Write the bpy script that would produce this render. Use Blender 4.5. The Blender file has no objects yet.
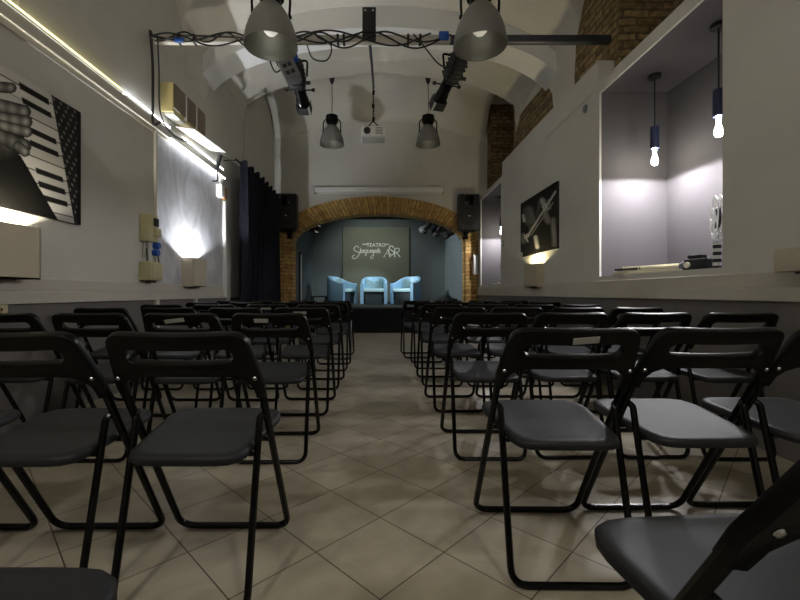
import bpy, bmesh, math, random
from mathutils import Vector, Matrix
random.seed(7)
S = bpy.context.scene
COL = S.collection
PI = math.pi

# ------------------------------------------------------------------ camera, world, exposure
cam_d = bpy.data.cameras.new('camera')
cam = bpy.data.objects.new('camera', cam_d)
COL.objects.link(cam)
cam.location = (0, 0, 0.87)
cam.rotation_euler = (PI / 2, 0, 0)
cam_d.sensor_width = 36.0
cam_d.lens = 415 / 800 * 36.0
cam_d.shift_x = 0.025
cam_d.shift_y = -0.00875
cam_d.clip_start = 0.05
S.camera = cam

W = bpy.data.worlds.new('world')
S.world = W
W.use_nodes = True
W.node_tree.nodes['Background'].inputs[0].default_value = (0.5, 0.52, 0.55, 1)
W.node_tree.nodes['Background'].inputs[1].default_value = 0.05
S.view_settings.view_transform = 'Standard'
S.view_settings.look = 'None'
S.view_settings.exposure = 1.5
S.view_settings.gamma = 1.0
S.view_settings.use_curve_mapping = False


def lamp(name, kind, loc, power, color=(1, 1, 1), radius=0.05, rot=None, size=None, blend=0.1, sy=None):
    d = bpy.data.lights.new(name, kind)
    d.energy = power
    d.color = color
    if kind in ('POINT', 'SPOT'):
        d.shadow_soft_size = radius
    if kind == 'SPOT':
        d.spot_size = size
        d.spot_blend = blend
    if kind == 'AREA':
        d.shape = 'RECTANGLE'
        d.size = size
        d.size_y = sy or size
    o = bpy.data.objects.new(name, d)
    o.location = loc
    if rot:
        o.rotation_euler = rot
    COL.objects.link(o)
    return o


def aim(o, target):
    v = Vector(target) - o.location
    o.rotation_euler = v.to_track_quat('-Z', 'Y').to_euler()


# fill light: a pair of unseen pendants added behind the camera, built further down
FILL_PENDANTS = [(-0.92, -0.75), (0.84, -0.75)]
for (bx, by) in FILL_PENDANTS:
    lamp('fill_pendant_light', 'POINT', (bx, by, 2.86), 12, (1.0, 0.96, 0.88), 0.09)
LED_W = 14
SCONCE_PANEL_W = 58
SCONCE_NEAR_W = 27
SCONCE_TRUMPET_W = 15
NICHE_W = 17.5
STAGE_W = 58

# ------------------------------------------------------------------ helpers


def lin(c):
    return tuple(((x / 255) / 12.92 if x / 255 <= 0.04045 else ((x / 255 + 0.055) / 1.055) ** 2.4) for x in c)


class NT:
    def __init__(self, name):
        self.m = bpy.data.materials.new(name)
        self.m.use_nodes = True
        self.t = self.m.node_tree
        self.b = self.t.nodes['Principled BSDF']

    def n(self, typ, **kw):
        o = self.t.nodes.new(typ)
        for k, v in kw.items():
            if k in o.inputs.keys() if isinstance(k, str) and k in [i.name for i in o.inputs] else False:
                o.inputs[k].default_value = v
            else:
                setattr(o, k, v)
        return o

    def l(self, a, b):
        self.t.links.new(a, b)


def mat(name, rgb, rough=0.5, metal=0.0, spec=0.5, var=0.0, vscale=4.0, bump=0.0, bscale=60.0, emit=None, estr=0.0, coat=0.0):
    """procedural paint / plastic / metal: base colour with noise variation and a fine bump"""
    k = NT(name)
    c = lin(rgb)
    b = k.b
    b.inputs['Roughness'].default_value = rough
    b.inputs['Metallic'].default_value = metal
    b.inputs['Specular IOR Level'].default_value = spec
    b.inputs['Coat Weight'].default_value = coat
    tc = k.n('ShaderNodeTexCoord')
    nz = k.n('ShaderNodeTexNoise')
    nz.inputs['Scale'].default_value = vscale
    nz.inputs['Detail'].default_value = 6
    nz.inputs['Roughness'].default_value = 0.6
    k.l(tc.outputs['Object'], nz.inputs['Vector'])
    rp = k.n('ShaderNodeValToRGB')
    rp.color_ramp.elements[0].position = 0.3
    rp.color_ramp.elements[1].position = 0.7
    rp.color_ramp.elements[0].color = tuple(max(0, x * (1 - var)) for x in c) + (1,)
    rp.color_ramp.elements[1].color = tuple(min(1, x * (1 + var)) for x in c) + (1,)
    k.l(nz.outputs['Fac'], rp.inputs['Fac'])
    k.l(rp.outputs['Color'], b.inputs['Base Color'])
    if bump > 0:
        n2 = k.n('ShaderNodeTexNoise')
        n2.inputs['Scale'].default_value = bscale
        n2.inputs['Detail'].default_value = 4
        k.l(tc.outputs['Object'], n2.inputs['Vector'])
        bp = k.n('ShaderNodeBump')
        bp.inputs['Strength'].default_value = bump
        bp.inputs['Distance'].default_value = 0.01
        k.l(n2.outputs['Fac'], bp.inputs['Height'])
        k.l(bp.outputs['Normal'], b.inputs['Normal'])
    if emit:
        b.inputs['Emission Color'].default_value = lin(emit) + (1,)
        b.inputs['Emission Strength'].default_value = estr
    return k.m


def brick_mat(name, c1, c2, mortar, bw, rh, ms=0.012, distort=0.02, bump=0.8, var=0.5, swap=False):
    """brick masonry laid out on the UV map (metres)"""
    k = NT(name)
    tc = k.n('ShaderNodeTexCoord')
    nz = k.n('ShaderNodeTexNoise')
    nz.inputs['Scale'].default_value = 7
    nz.inputs['Detail'].default_value = 3
    k.l(tc.outputs['UV'], nz.inputs['Vector'])
    sub = k.n('ShaderNodeVectorMath', operation='SUBTRACT')
    sub.inputs[1].default_value = (0.5, 0.5, 0.5)
    k.l(nz.outputs['Color'], sub.inputs[0])
    sc = k.n('ShaderNodeVectorMath', operation='SCALE')
    sc.inputs['Scale'].default_value = distort * 2
    k.l(sub.outputs[0], sc.inputs[0])
    add = k.n('ShaderNodeVectorMath', operation='ADD')
    k.l(tc.outputs['UV'], add.inputs[0])
    k.l(sc.outputs[0], add.inputs[1])
    br = k.n('ShaderNodeTexBrick')
    br.inputs['Scale'].default_value = 1.0
    br.inputs['Brick Width'].default_value = bw
    br.inputs['Row Height'].default_value = rh
    br.inputs['Mortar Size'].default_value = ms
    br.inputs['Mortar Smooth'].default_value = 0.3
    br.inputs['Bias'].default_value = 0.0
    br.inputs['Color1'].default_value = lin(c1) + (1,)
    br.inputs['Color2'].default_value = lin(c2) + (1,)
    br.inputs['Mortar'].default_value = lin(mortar) + (1,)
    k.l(add.outputs[0], br.inputs['Vector'])
    n2 = k.n('ShaderNodeTexNoise')
    n2.inputs['Scale'].default_value = 14
    n2.inputs['Detail'].default_value = 6
    k.l(tc.outputs['UV'], n2.inputs['Vector'])
    rp = k.n('ShaderNodeValToRGB')
    rp.color_ramp.elements[0].position = 0.3
    rp.color_ramp.elements[0].color = (1 - var, 1 - var, 1 - var, 1)
    rp.color_ramp.elements[1].position = 0.72
    rp.color_ramp.elements[1].color = (1.25, 1.22, 1.15, 1)
    k.l(n2.outputs['Fac'], rp.inputs['Fac'])
    mx = k.n('ShaderNodeMix', data_type='RGBA', blend_type='MULTIPLY')
    mx.inputs[0].default_value = 1.0
    k.l(br.outputs['Color'], mx.inputs[6])
    k.l(rp.outputs['Color'], mx.inputs[7])
    k.l(mx.outputs[2], k.b.inputs['Base Color'])
    inv = k.n('ShaderNodeMath', operation='SUBTRACT')
    inv.inputs[0].default_value = 1.0
    k.l(br.outputs['Fac'], inv.inputs[1])
    ad = k.n('ShaderNodeMath', operation='ADD')
    k.l(inv.outputs[0], ad.inputs[0])
    k.l(n2.outputs['Fac'], ad.inputs[1])
    bp = k.n('ShaderNodeBump')
    bp.inputs['Strength'].default_value = bump
    bp.inputs['Distance'].default_value = 0.02
    k.l(ad.outputs[0], bp.inputs['Height'])
    k.l(bp.outputs['Normal'], k.b.inputs['Normal'])
    k.b.inputs['Roughness'].default_value = 0.9
    k.b.inputs['Specular IOR Level'].default_value = 0.2
    return k.m


def floor_mat():
    k = NT('floor_tiles')
    tc = k.n('ShaderNodeTexCoord')
    mp = k.n('ShaderNodeMapping')
    mp.inputs['Rotation'].default_value = (0, 0, PI / 4)
    mp.inputs['Location'].default_value = (-0.079, 0.079, 0)
    k.l(tc.outputs['Object'], mp.inputs['Vector'])
    br = k.n('ShaderNodeTexBrick', offset=0.0, squash=1.0)
    br.inputs['Scale'].default_value = 1
    br.inputs['Brick Width'].default_value = 0.304
    br.inputs['Row Height'].default_value = 0.304
    br.inputs['Mortar Size'].default_value = 0.0022
    br.inputs['Mortar Smooth'].default_value = 0.1
    br.inputs['Color1'].default_value = lin((170, 162, 146)) + (1,)
    br.inputs['Color2'].default_value = lin((156, 148, 131)) + (1,)
    br.inputs['Mortar'].default_value = lin((70, 58, 46)) + (1,)
    k.l(mp.outputs['Vector'], br.inputs['Vector'])
    nz = k.n('ShaderNodeTexNoise')
    nz.inputs['Scale'].default_value = 5
    nz.inputs['Detail'].default_value = 8
    nz.inputs['Distortion'].default_value = 1.2
    k.l(tc.outputs['Object'], nz.inputs['Vector'])
    rp = k.n('ShaderNodeValToRGB')
    rp.color_ramp.elements[0].position = 0.3
    rp.color_ramp.elements[0].color = (0.78, 0.76, 0.72, 1)
    rp.color_ramp.elements[1].position = 0.7
    rp.color_ramp.elements[1].color = (1.08, 1.07, 1.05, 1)
    k.l(nz.outputs['Fac'], rp.inputs['Fac'])
    mx = k.n('ShaderNodeMix', data_type='RGBA', blend_type='MULTIPLY')
    mx.inputs[0].default_value = 1.0
    k.l(br.outputs['Color'], mx.inputs[6])
    k.l(rp.outputs['Color'], mx.inputs[7])
    k.l(mx.outputs[2], k.b.inputs['Base Color'])
    bp = k.n('ShaderNodeBump')
    bp.invert = True
    bp.inputs['Strength'].default_value = 0.4
    bp.inputs['Distance'].default_value = 0.004
    k.l(br.outputs['Fac'], bp.inputs['Height'])
    k.l(bp.outputs['Normal'], k.b.inputs['Normal'])
    k.b.inputs['Roughness'].default_value = 0.42
    k.b.inputs['Specular IOR Level'].default_value = 0.4
    return k.m


def panel_mat():
    """smeared, cloudy grey plaster of the blind panel"""
    k = NT('cloudy_panel')
    tc = k.n('ShaderNodeTexCoord')
    mp = k.n('ShaderNodeMapping')
    mp.inputs['Scale'].default_value = (1, 1.3, 0.75)
    k.l(tc.outputs['Object'], mp.inputs['Vector'])
    nz = k.n('ShaderNodeTexNoise')
    nz.inputs['Scale'].default_value = 2.6
    nz.inputs['Detail'].default_value = 9
    nz.inputs['Roughness'].default_value = 0.62
    nz.inputs['Distortion'].default_value = 0.7
    k.l(mp.outputs['Vector'], nz.inputs['Vector'])
    rp = k.n('ShaderNodeValToRGB')
    rp.color_ramp.elements[0].position = 0.32
    rp.color_ramp.elements[0].color = lin((150, 152, 156)) + (1,)
    rp.color_ramp.elements[1].position = 0.68
    rp.color_ramp.elements[1].color = lin((204, 206, 212)) + (1,)
    k.l(nz.outputs['Fac'], rp.inputs['Fac'])
    k.l(rp.outputs['Color'], k.b.inputs['Base Color'])
    k.b.inputs['Roughness'].default_value = 0.55
    return k.m


def vcol_mat(name):
    k = NT(name)
    at = k.n('ShaderNodeAttribute', attribute_name='print')
    k.l(at.outputs['Color'], k.b.inputs['Base Color'])
    k.b.inputs['Roughness'].default_value = 0.7
    k.b.inputs['Specular IOR Level'].default_value = 0.08
    return k.m


# ---------------------------------------------------------------- mesh helpers (all add to a bmesh)
def bm_new():
    return bmesh.new()


def add_box(bm, x0, x1, y0, y1, z0, z1, bevel=0.0, seg=2, M=None):
    r = bmesh.ops.create_cube(bm, size=1.0)
    vs = r['verts']
    for v in vs:
        v.co = Vector(((x0 + x1) / 2 + v.co.x * (x1 - x0), (y0 + y1) / 2 + v.co.y * (y1 - y0), (z0 + z1) / 2 + v.co.z * (z1 - z0)))
        if M is not None:
            v.co = M @ v.co
    if bevel > 0:
        es = list({e for v in vs for e in v.link_edges})
        bmesh.ops.bevel(bm, geom=es, offset=bevel, segments=seg, profile=0.5, affect='EDGES')


def ring(bm, c, u, v, r, n, ry=None):
    ry = r if ry is None else ry
    return [bm.verts.new(c + u * (r * math.cos(2 * PI * i / n)) + v * (ry * math.sin(2 * PI * i / n))) for i in range(n)]


def bridge(bm, a, b, closed=True):
    n = len(a)
    for i in range(n if closed else n - 1):
        j = (i + 1) % n
        bm.faces.new((a[i], a[j], b[j], b[i]))


def add_tube(bm, pts, r, n=8, caps=True):
    pts = [Vector(p) for p in pts]
    rings = []
    up = None
    for i, p in enumerate(pts):
        if i == 0:
            t = (pts[1] - p)
        elif i == len(pts) - 1:
            t = (p - pts[i - 1])
        else:
            t = (pts[i + 1] - p).normalized() + (p - pts[i - 1]).normalized()
        t.normalize()
        if up is None:
            a = Vector((0, 0, 1)) if abs(t.z) < 0.9 else Vector((1, 0, 0))
            u = t.cross(a).normalized()
        else:
            u = (up - t * up.dot(t)).normalized()
        up = u
        v = t.cross(u).normalized()
        rr = r[i] if isinstance(r, (list, tuple)) else r
        rings.append(ring(bm, p, u, v, rr, n))
    for a, b in zip(rings, rings[1:]):
        bridge(bm, a, b)
    if caps:
        bm.faces.new(rings[0][::-1])
        bm.faces.new(rings[-1])


def round_path(pts, rad, n=5):
    pts = [Vector(p) for p in pts]
    out = [pts[0]]
    for i in range(1, len(pts) - 1):
        p, a, b = pts[i], pts[i - 1], pts[i + 1]
        da, db = (a - p), (b - p)
        r = min(rad, da.length * 0.49, db.length * 0.49)
        s, e = p + da.normalized() * r, p + db.normalized() * r
        for k in range(n + 1):
            t = k / n
            out.append(s * (1 - t) ** 2 + p * 2 * t * (1 - t) + e * t * t)
    out.append(pts[-1])
    return out


def add_lathe(bm, prof, n=24, M=None, cap0=False, cap1=False):
    M = M or Matrix()
    rings = []
    for (r, z) in prof:
        rings.append([bm.verts.new(M @ Vector((r * math.cos(2 * PI * i / n), r * math.sin(2 * PI * i / n), z))) for i in range(n)])
    for a, b in zip(rings, rings[1:]):
        bridge(bm, a, b)
    if cap0:
        bm.faces.new(rings[0][::-1])
    if cap1:
        bm.faces.new(rings[-1])


def add_cyl(bm, p0, p1, r0, r1=None, n=16):
    add_tube(bm, [p0, p1], [r0, r0 if r1 is None else r1], n)


def add_sheet(bm, outline, holes, f, thick, bevel=0.0):
    """a plate with holes: 2-D loops mapped by f(a, b, depth) -> Vector"""
    tmp = bmesh.new()
    edges = []
    for lp in [outline] + holes:
        vs = [tmp.verts.new((p[0], p[1], 0)) for p in lp]
        for i in range(len(vs)):
            edges.append(tmp.edges.new((vs[i], vs[(i + 1) % len(vs)])))
    bmesh.ops.triangle_fill(tmp, use_beauty=True, use_dissolve=False, edges=edges)
    tmp.verts.index_update()
    front = [bm.verts.new(f(v.co.x, v.co.y, 0.0)) for v in tmp.verts]
    back = [bm.verts.new(f(v.co.x, v.co.y, thick)) for v in tmp.verts]
    bnd = []
    for fc in tmp.faces:
        ids = [v.index for v in fc.verts]
        bm.faces.new([front[i] for i in ids])
        bm.faces.new([back[i] for i in reversed(ids)])
    rim = []
    for e in tmp.edges:
        if len(e.link_faces) == 1:
            i, j = e.verts[0].index, e.verts[1].index
            bm.faces.new((front[i], front[j], back[j], back[i]))
            rim += [(front[i], front[j]), (back[i], back[j])]
    tmp.free()
    bmesh.ops.recalc_face_normals(bm, faces=bm.faces[:])
    if bevel > 0:
        es = [bm.edges.get(p) for p in rim]
        bmesh.ops.bevel(bm, geom=[e for e in es if e], offset=bevel, segments=2, profile=0.5, affect='EDGES')


def obj(name, bm, m, parent=None, smooth=True, angle=40, uv=True, recalc=True):
    if recalc:
        bmesh.ops.recalc_face_normals(bm, faces=bm.faces[:])
    if uv and not bm.loops.layers.uv:
        L = bm.loops.layers.uv.new('UVMap')
        for f in bm.faces:
            nx, ny, nz = (abs(x) for x in f.normal)
            for lp in f.loops:
                c = lp.vert.co
                if nz >= nx and nz >= ny:
                    lp[L].uv = (c.x, c.y)
                elif nx >= ny:
                    lp[L].uv = (c.y, c.z)
                else:
                    lp[L].uv = (c.x, c.z)
    me = bpy.data.meshes.new(name)
    bm.to_mesh(me)
    bm.free()
    me.materials.append(m)
    if smooth:
        me.shade_smooth()
        me.set_sharp_from_angle(angle=math.radians(angle))
    o = bpy.data.objects.new(name, me)
    COL.objects.link(o)
    if parent is not None:
        o.parent = parent
    return o


def thing(name, label, cat, loc=(0, 0, 0), rz=0.0, group=None):
    o = bpy.data.objects.new(name, None)
    o.empty_display_size = 0.1
    COL.objects.link(o)
    o.location = loc
    o.rotation_euler = (0, 0, rz)
    o['label'] = label
    o['category'] = cat
    if group:
        o['group'] = group
    return o


def tag(o, label, cat, group=None):
    o['label'] = label
    o['category'] = cat
    if group:
        o['group'] = group
    return o


def struct(name, bm, m, label=None, smooth=False, **kw):
    o = obj(name, bm, m, smooth=smooth, **kw)
    o['kind'] = 'structure'
    if label:
        o['label'] = label
    return o


def copy_tree(o, parent=None):
    c = o.copy()
    COL.objects.link(c)
    if parent is not None:
        c.parent = parent
    for ch in list(o.children):
        copy_tree(ch, c)
    return c


# ------------------------------------------------------------------ materials
M = {}
M['floor'] = floor_mat()
M['plaster'] = mat('plaster_wall', (200, 198, 190), 0.85, spec=0.2, var=0.06, vscale=1.3, bump=0.12, bscale=35)
M['ceiling'] = mat('plaster_vault', (206, 203, 194), 0.9, spec=0.2, var=0.05, vscale=1.5, bump=0.12, bscale=30)
M['rib'] = mat('white_plaster_rib', (226, 226, 226), 0.8, spec=0.2, var=0.02, vscale=2)
M['trim'] = mat('painted_trim', (192, 187, 176), 0.6, spec=0.35, var=0.04, vscale=2)
M['dado'] = mat('grey_dado_paint', (104, 100, 97), 0.7, var=0.06, vscale=2)
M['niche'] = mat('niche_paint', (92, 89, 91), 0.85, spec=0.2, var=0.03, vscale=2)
M['brick'] = brick_mat('rough_brick', (168, 146, 108), (122, 100, 70), (112, 98, 76), 0.26, 0.075, 0.012, 0.012, 1.0, 0.5)
M['arch_brick'] = brick_mat('arch_brick', (208, 176, 112), (178, 132, 80), (146, 126, 88), 0.30, 0.078, 0.011, 0.008, 0.8, 0.4)
M['arch_brick'].node_tree.nodes['Brick Texture'].offset = 0.0
M['stage_dark'] = mat('dark_stage_paint', (92, 100, 102), 0.75, spec=0.3, var=0.06, vscale=2)
M['stage_black'] = mat('black_stage_cloth', (22, 22, 24), 0.8, spec=0.2, var=0.2, vscale=4)
M['stage_floor'] = mat('stage_floor_boards', (74, 76, 70), 0.5, var=0.12, vscale=5)
M['stage_panel'] = mat('stage_back_panel', (112, 116, 104), 0.75, spec=0.2, var=0.06, vscale=1.5)
M['seat'] = mat('black_textured_plastic', (30, 31, 35), 0.55, spec=0.35, var=0.08, vscale=9, bump=0.06, bscale=420)
M['back'] = mat('black_gloss_plastic', (4, 4, 4), 0.34, spec=0.25, var=0.1, vscale=8)
M['black_metal'] = mat('black_painted_steel', (4, 4, 4), 0.25, spec=0.25, var=0.1, vscale=12)
M['rivet'] = mat('steel_rivet', (190, 190, 192), 0.3, metal=1.0, var=0.05)
M['paper'] = mat('white_paper', (168, 166, 160), 0.8, var=0.05, vscale=20)
M['alu'] = mat('dull_aluminium', (134, 134, 132), 0.5, metal=0.55, var=0.08, vscale=6)
M['alu_in'] = mat('aluminium_reflector', (158, 158, 150), 0.35, metal=0.7, var=0.05)
M['steel'] = mat('grey_steel_bar', (70, 72, 80), 0.45, metal=0.5, var=0.08)
M['black'] = mat('matt_black', (20, 20, 22), 0.6, var=0.2, vscale=12)
M['cable'] = mat('black_cable_rubber', (14, 14, 15), 0.55, var=0.15, vscale=20)
M['blue'] = mat('blue_plug_plastic', (30, 82, 170), 0.4, var=0.06)
M['grey_box'] = mat('grey_metal_case', (112, 112, 118), 0.45, metal=0.3, var=0.06)
M['white_plastic'] = mat('white_plastic', (220, 220, 216), 0.45, var=0.03)
M['cream_plastic'] = mat('cream_plastic', (186, 178, 138), 0.5, var=0.05)
M['ac_end'] = mat('yellowed_plastic', (196, 182, 128), 0.5, var=0.05)
M['ac_front'] = mat('brown_grey_plastic', (118, 106, 92), 0.5, var=0.06)
M['speaker'] = mat('speaker_plastic', (24, 24, 25), 0.6, var=0.15, vscale=30, bump=0.1, bscale=300)
M['grille'] = mat('speaker_grille', (15, 15, 16), 0.7, var=0.3, vscale=140)
M['curtain'] = mat('black_curtain_cloth', (50, 52, 62), 0.95, spec=0.1, var=0.15, vscale=9)
M['leather'] = mat('pale_blue_leather', (168, 204, 212), 0.45, var=0.05, vscale=7)
M['leather_side'] = mat('blue_leather', (132, 172, 204), 0.45, var=0.05, vscale=7)
M['leather_dark'] = mat('dark_chair_front', (30, 40, 46), 0.6, var=0.1)
M['sconce'] = mat('plaster_sconce', (188, 178, 158), 0.8, var=0.04, vscale=4)
M['wood'] = mat('brown_wood', (168, 122, 66), 0.5, var=0.15, vscale=18)
M['logo'] = mat('white_lettering', (238, 240, 236), 0.5)
M['panel'] = panel_mat()
M['picture'] = vcol_mat('photo_print')
M['canvas_edge'] = mat('canvas_edge', (38, 34, 32), 0.7, var=0.1)
M['led_warm'] = mat('led_strip_warm', (240, 236, 190), 0.5, emit=(255, 240, 170), estr=0.9)
M['led_cool'] = mat('led_strip_white', (250, 250, 250), 0.5, emit=(250, 250, 255), estr=3.8)
M['bulb'] = mat('lit_bulb', (255, 255, 255), 0.4, emit=(255, 250, 235), estr=40)
M['bulb_off_glow'] = mat('frosted_bulb_glow', (232, 232, 226), 0.35, emit=(255, 248, 230), estr=0.12)  # unlit bulbs; their reflected light is painted in as faint emission
M['ivory'] = mat('ivory_keys', (226, 218, 190), 0.4, var=0.04)
M['blue_can'] = mat('navy_lamp_can', (38, 46, 78), 0.4, var=0.05)

# ------------------------------------------------------------------ setting
XL, XR, YF, YB = -2.3, 2.3, 9.0, -3.2
XP = 2.13           # face of the white partition on the right

b = bm_new(); add_box(b, XL - .2, 2.9, YB, YF + .3, -.1, 0); struct('floor', b, M['floor'])
b = bm_new(); add_box(b, XL - .2, XL, YB, YF, 0.0, 5.0); struct('wall_left', b, M['plaster'])
b = bm_new(); add_box(b, XL - .2, 3.0, YB - .2, YB, 0.0, 5.0); struct('wall_back', b, M['plaster'])


def bay(Y):
    return (7.25, 1.9) if Y > 5.5 else (3.1, 2.3) if Y > 0.8 else (-1.4, 2.3)


LUN = [(8.1, 1.08, 3.5, 1.3, 0.12), (6.3, 0.8, 3.2, 0.78, 0.7), (3.15, 1.75, 3.6, 1.1, 0.12), (-0.9, 1.9, 3.6, 1.1, 0.12)]


def ceil_z(X, Y):
    a = abs(X)
    z = 3.2
    if a <= 2.301:
        z = 3.62 + 0.93 * math.sqrt(max(0, 1 - (a / 2.42) ** 2))
        yc, hw = bay(Y)
        z += 0.3 * max(0, 1 - ((Y - yc) / hw) ** 2) * (1 - 0.5 * (a / 2.3) ** 2)
    for (yc, w, zs, h, sl) in LUN:
        t = (Y - yc) / w
        if abs(t) < 1:
            if a > 2.301 and yc > 8:
                h += .3
            zl = zs + h * math.sqrt(1 - t * t) + sl * max(0, 2.3 - a)
            if zl > z:
                z = zl
    return z


b = bm_new()
nx, ny = 132, 310
xs = [XL - .01 + (2.86 - XL) * i / nx for i in range(nx + 1)]
ys = [YB + (YF + .02 - YB) * j / ny for j in range(ny + 1)]
grid = [[b.verts.new((x, y, ceil_z(x, y))) for x in xs] for y in ys]
for j in range(ny):
    for i in range(nx):
        b.faces.new((grid[j][i], grid[j + 1][i], grid[j + 1][i + 1], grid[j][i + 1]))
struct('ceiling', b, M['ceiling'], smooth=True, angle=50, recalc=False)


def rib_z(x):
    return 3.43 + 0.86 * math.sqrt(max(0, 1 - (x / 2.4) ** 2))


b = bm_new()
prev = None
for i in range(61):
    x = -2.31 + 4.62 * i / 60
    z = rib_z(x)
    r = [b.verts.new((x, 5.34, z)), b.verts.new((x, 5.76, z)), b.verts.new((x, 5.76, z + .9)), b.verts.new((x, 5.34, z + .9))]
    if prev:
        bridge(b, prev, r)
    else:
        b.faces.new(r)
    prev = r
b.faces.new(prev)
struct('trim_1', b, M['rib'], 'white transverse arch rib crossing under the vaulted ceiling', smooth=True, angle=40)

# right partition with its two openings and stepped top, built as a plate pierced twice
b = bm_new()
O1 = (2.58, 4.03, 1.03, 2.81)
O2 = (7.31, 8.78, 1.03, 2.83)
add_sheet(b, [(YB, 0), (YF, 0), (YF, 2.915), (7.24, 2.915), (7.24, 3.145), (4.06, 3.145), (4.06, 2.915), (YB, 2.915)],
          [[(O1[0], O1[2]), (O1[1], O1[2]), (O1[1], O1[3]), (O1[0], O1[3])], [(O2[0], O2[2]), (O2[1], O2[2]), (O2[1], O2[3]), (O2[0], O2[3])]],
          lambda a, c, d: Vector((XP + d, a, c)), 0.02)
struct('wall_right', b, M['plaster'])
# ledge that closes the top of the partition against the masonry
b = bm_new(); add_box(b, XP + .021, XR + .6, YB, YF, 2.87, 2.9); add_box(b, XP + .021, XR - .01, 4.06, 7.24, 2.86, 3.145); struct('trim_2', b, M['plaster'])

# alcoves behind the openings
XA = 2.79


def alcove(y0, y1):
    bm = bm_new()
    add_box(bm, XA, XA + .08, y0 - .08, y1 + .08, 0.95, 2.86)
    add_box(bm, XP + .021, XA, y1, y1 + .08, 0.95, 2.86)
    add_box(bm, XP + .021, XA, y0 - .08, y0, 0.95, 2.86)
    add_box(bm, XP + .021, XA, y0, y1, 2.82, 2.86)
    add_box(bm, XP + .021, XA, y0, y1, 0.95, 1.03)
    return bm


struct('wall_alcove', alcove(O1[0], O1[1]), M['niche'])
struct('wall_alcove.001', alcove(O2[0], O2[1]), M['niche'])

# exposed masonry above the partition
b = bm_new()
add_box(b, XR, XR + .6, 4.0, 5.15, 2.9, 5.0)
add_box(b, XR, XR + .6, 5.5, 7.12, 2.9, 3.80)
add_box(b, XR + .5, XR + .6, 7.12, 8.7, 2.9, 5.0)
add_box(b, XR + .52, XR + .6, YB, 4.0, 2.9, 5.0)
add_box(b, XR + .02, XR + .6, 8.7, 8.98, 2.9, 5.2)
bmesh.ops.subdivide_edges(b, edges=b.edges[:], cuts=5, use_grid_fill=True)
for v in b.verts:
    v.co.x += random.uniform(-.006, .006)
    v.co.y += random.uniform(-.006, .006)
struct('wall_masonry', b, M['brick'])
b = bm_new()
add_box(b, XR + .005, XR + .6, 5.14, 5.52, 2.9, 5.0)
add_box(b, XR + .01, XR + .6, 5.5, 7.12, 3.78, 5.0)
struct('wall_pier', b, M['ceiling'])

# rails along both side walls, grey dado below
b = bm_new()
add_box(b, XL, XL + .030, YB, 6.3, 0.80, 0.885, 0.004)
add_box(b, XL, XL + .024, YB, 6.3, 0.885, 0.968, 0.004)
struct('trim_3', b, M['trim'])
b = bm_new()
add_box(b, XP - .030, XP, YB, YF, 0.825, 0.90, 0.004)
add_box(b, XP - .022, XP, YB, YF, 0.90, 0.985, 0.004)
struct('trim_4', b, M['trim'])
b = bm_new()
add_box(b, XL, XL + .006, YB, YF, 0.0, 0.80)
struct('baseboard_left', b, M['dado'])
b = bm_new()
add_box(b, XP - .006, XP, YB, YF, 0.0, 0.825)
struct('baseboard_right', b, M['dado'])
for i, y in enumerate((4.23, 5.12, 6.22)):
    b = bm_new(); add_box(b, XL + .006, XL + .04, y - .03, y + .03, 0.0, 0.80, 0.004)
    struct('trim_%d' % (5 + i), b, M['trim'])
# cornice under the light strip (left)
b = bm_new()
add_box(b, XL, XL + .035, YB, 6.1, 2.54, 2.625, 0.004)
add_box(b, XL, XL + .015, YB, 6.1, 2.50, 2.54, 0.003)
struct('trim_8', b, M['trim'])

# far wall with the arched opening
AX0, AX1 = -1.89, 1.85
AC, AA = (AX0 + AX1) / 2, (AX1 - AX0) / 2
ZI0, ZIB = 1.95, 0.64
ZO0, ZOB = 2.02, 0.94
OX0, OX1 = -2.24, 2.12
OC, OA = (OX0 + OX1) / 2, (OX1 - OX0) / 2
N = 48


def arc(c, a, z0, zb):
    return [(c - a * math.cos(PI * i / N), z0 + zb * math.sin(PI * i / N)) for i in range(N + 1)]


outer = arc(OC, OA, ZO0, ZOB)
inner = arc(AC, AA, ZI0, ZIB)
b = bm_new()
add_sheet(b, [(XL - .2, 0), (OX0, 0)] + outer + [(OX1, 0), (2.9, 0), (2.9, 5.2), (XL - .2, 5.2)], [], lambda a, c, d: Vector((a, YF + d, c)), 0.30)
struct('wall_far', b, M['plaster'])
b = bm_new()
L = b.loops.layers.uv.new('UVMap')


def quad(bm, ps, uvs):
    f = bm.faces.new([bm.verts.new(p) for p in ps])
    for lp, u in zip(f.loops, uvs):
        lp[L].uv = u


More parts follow.
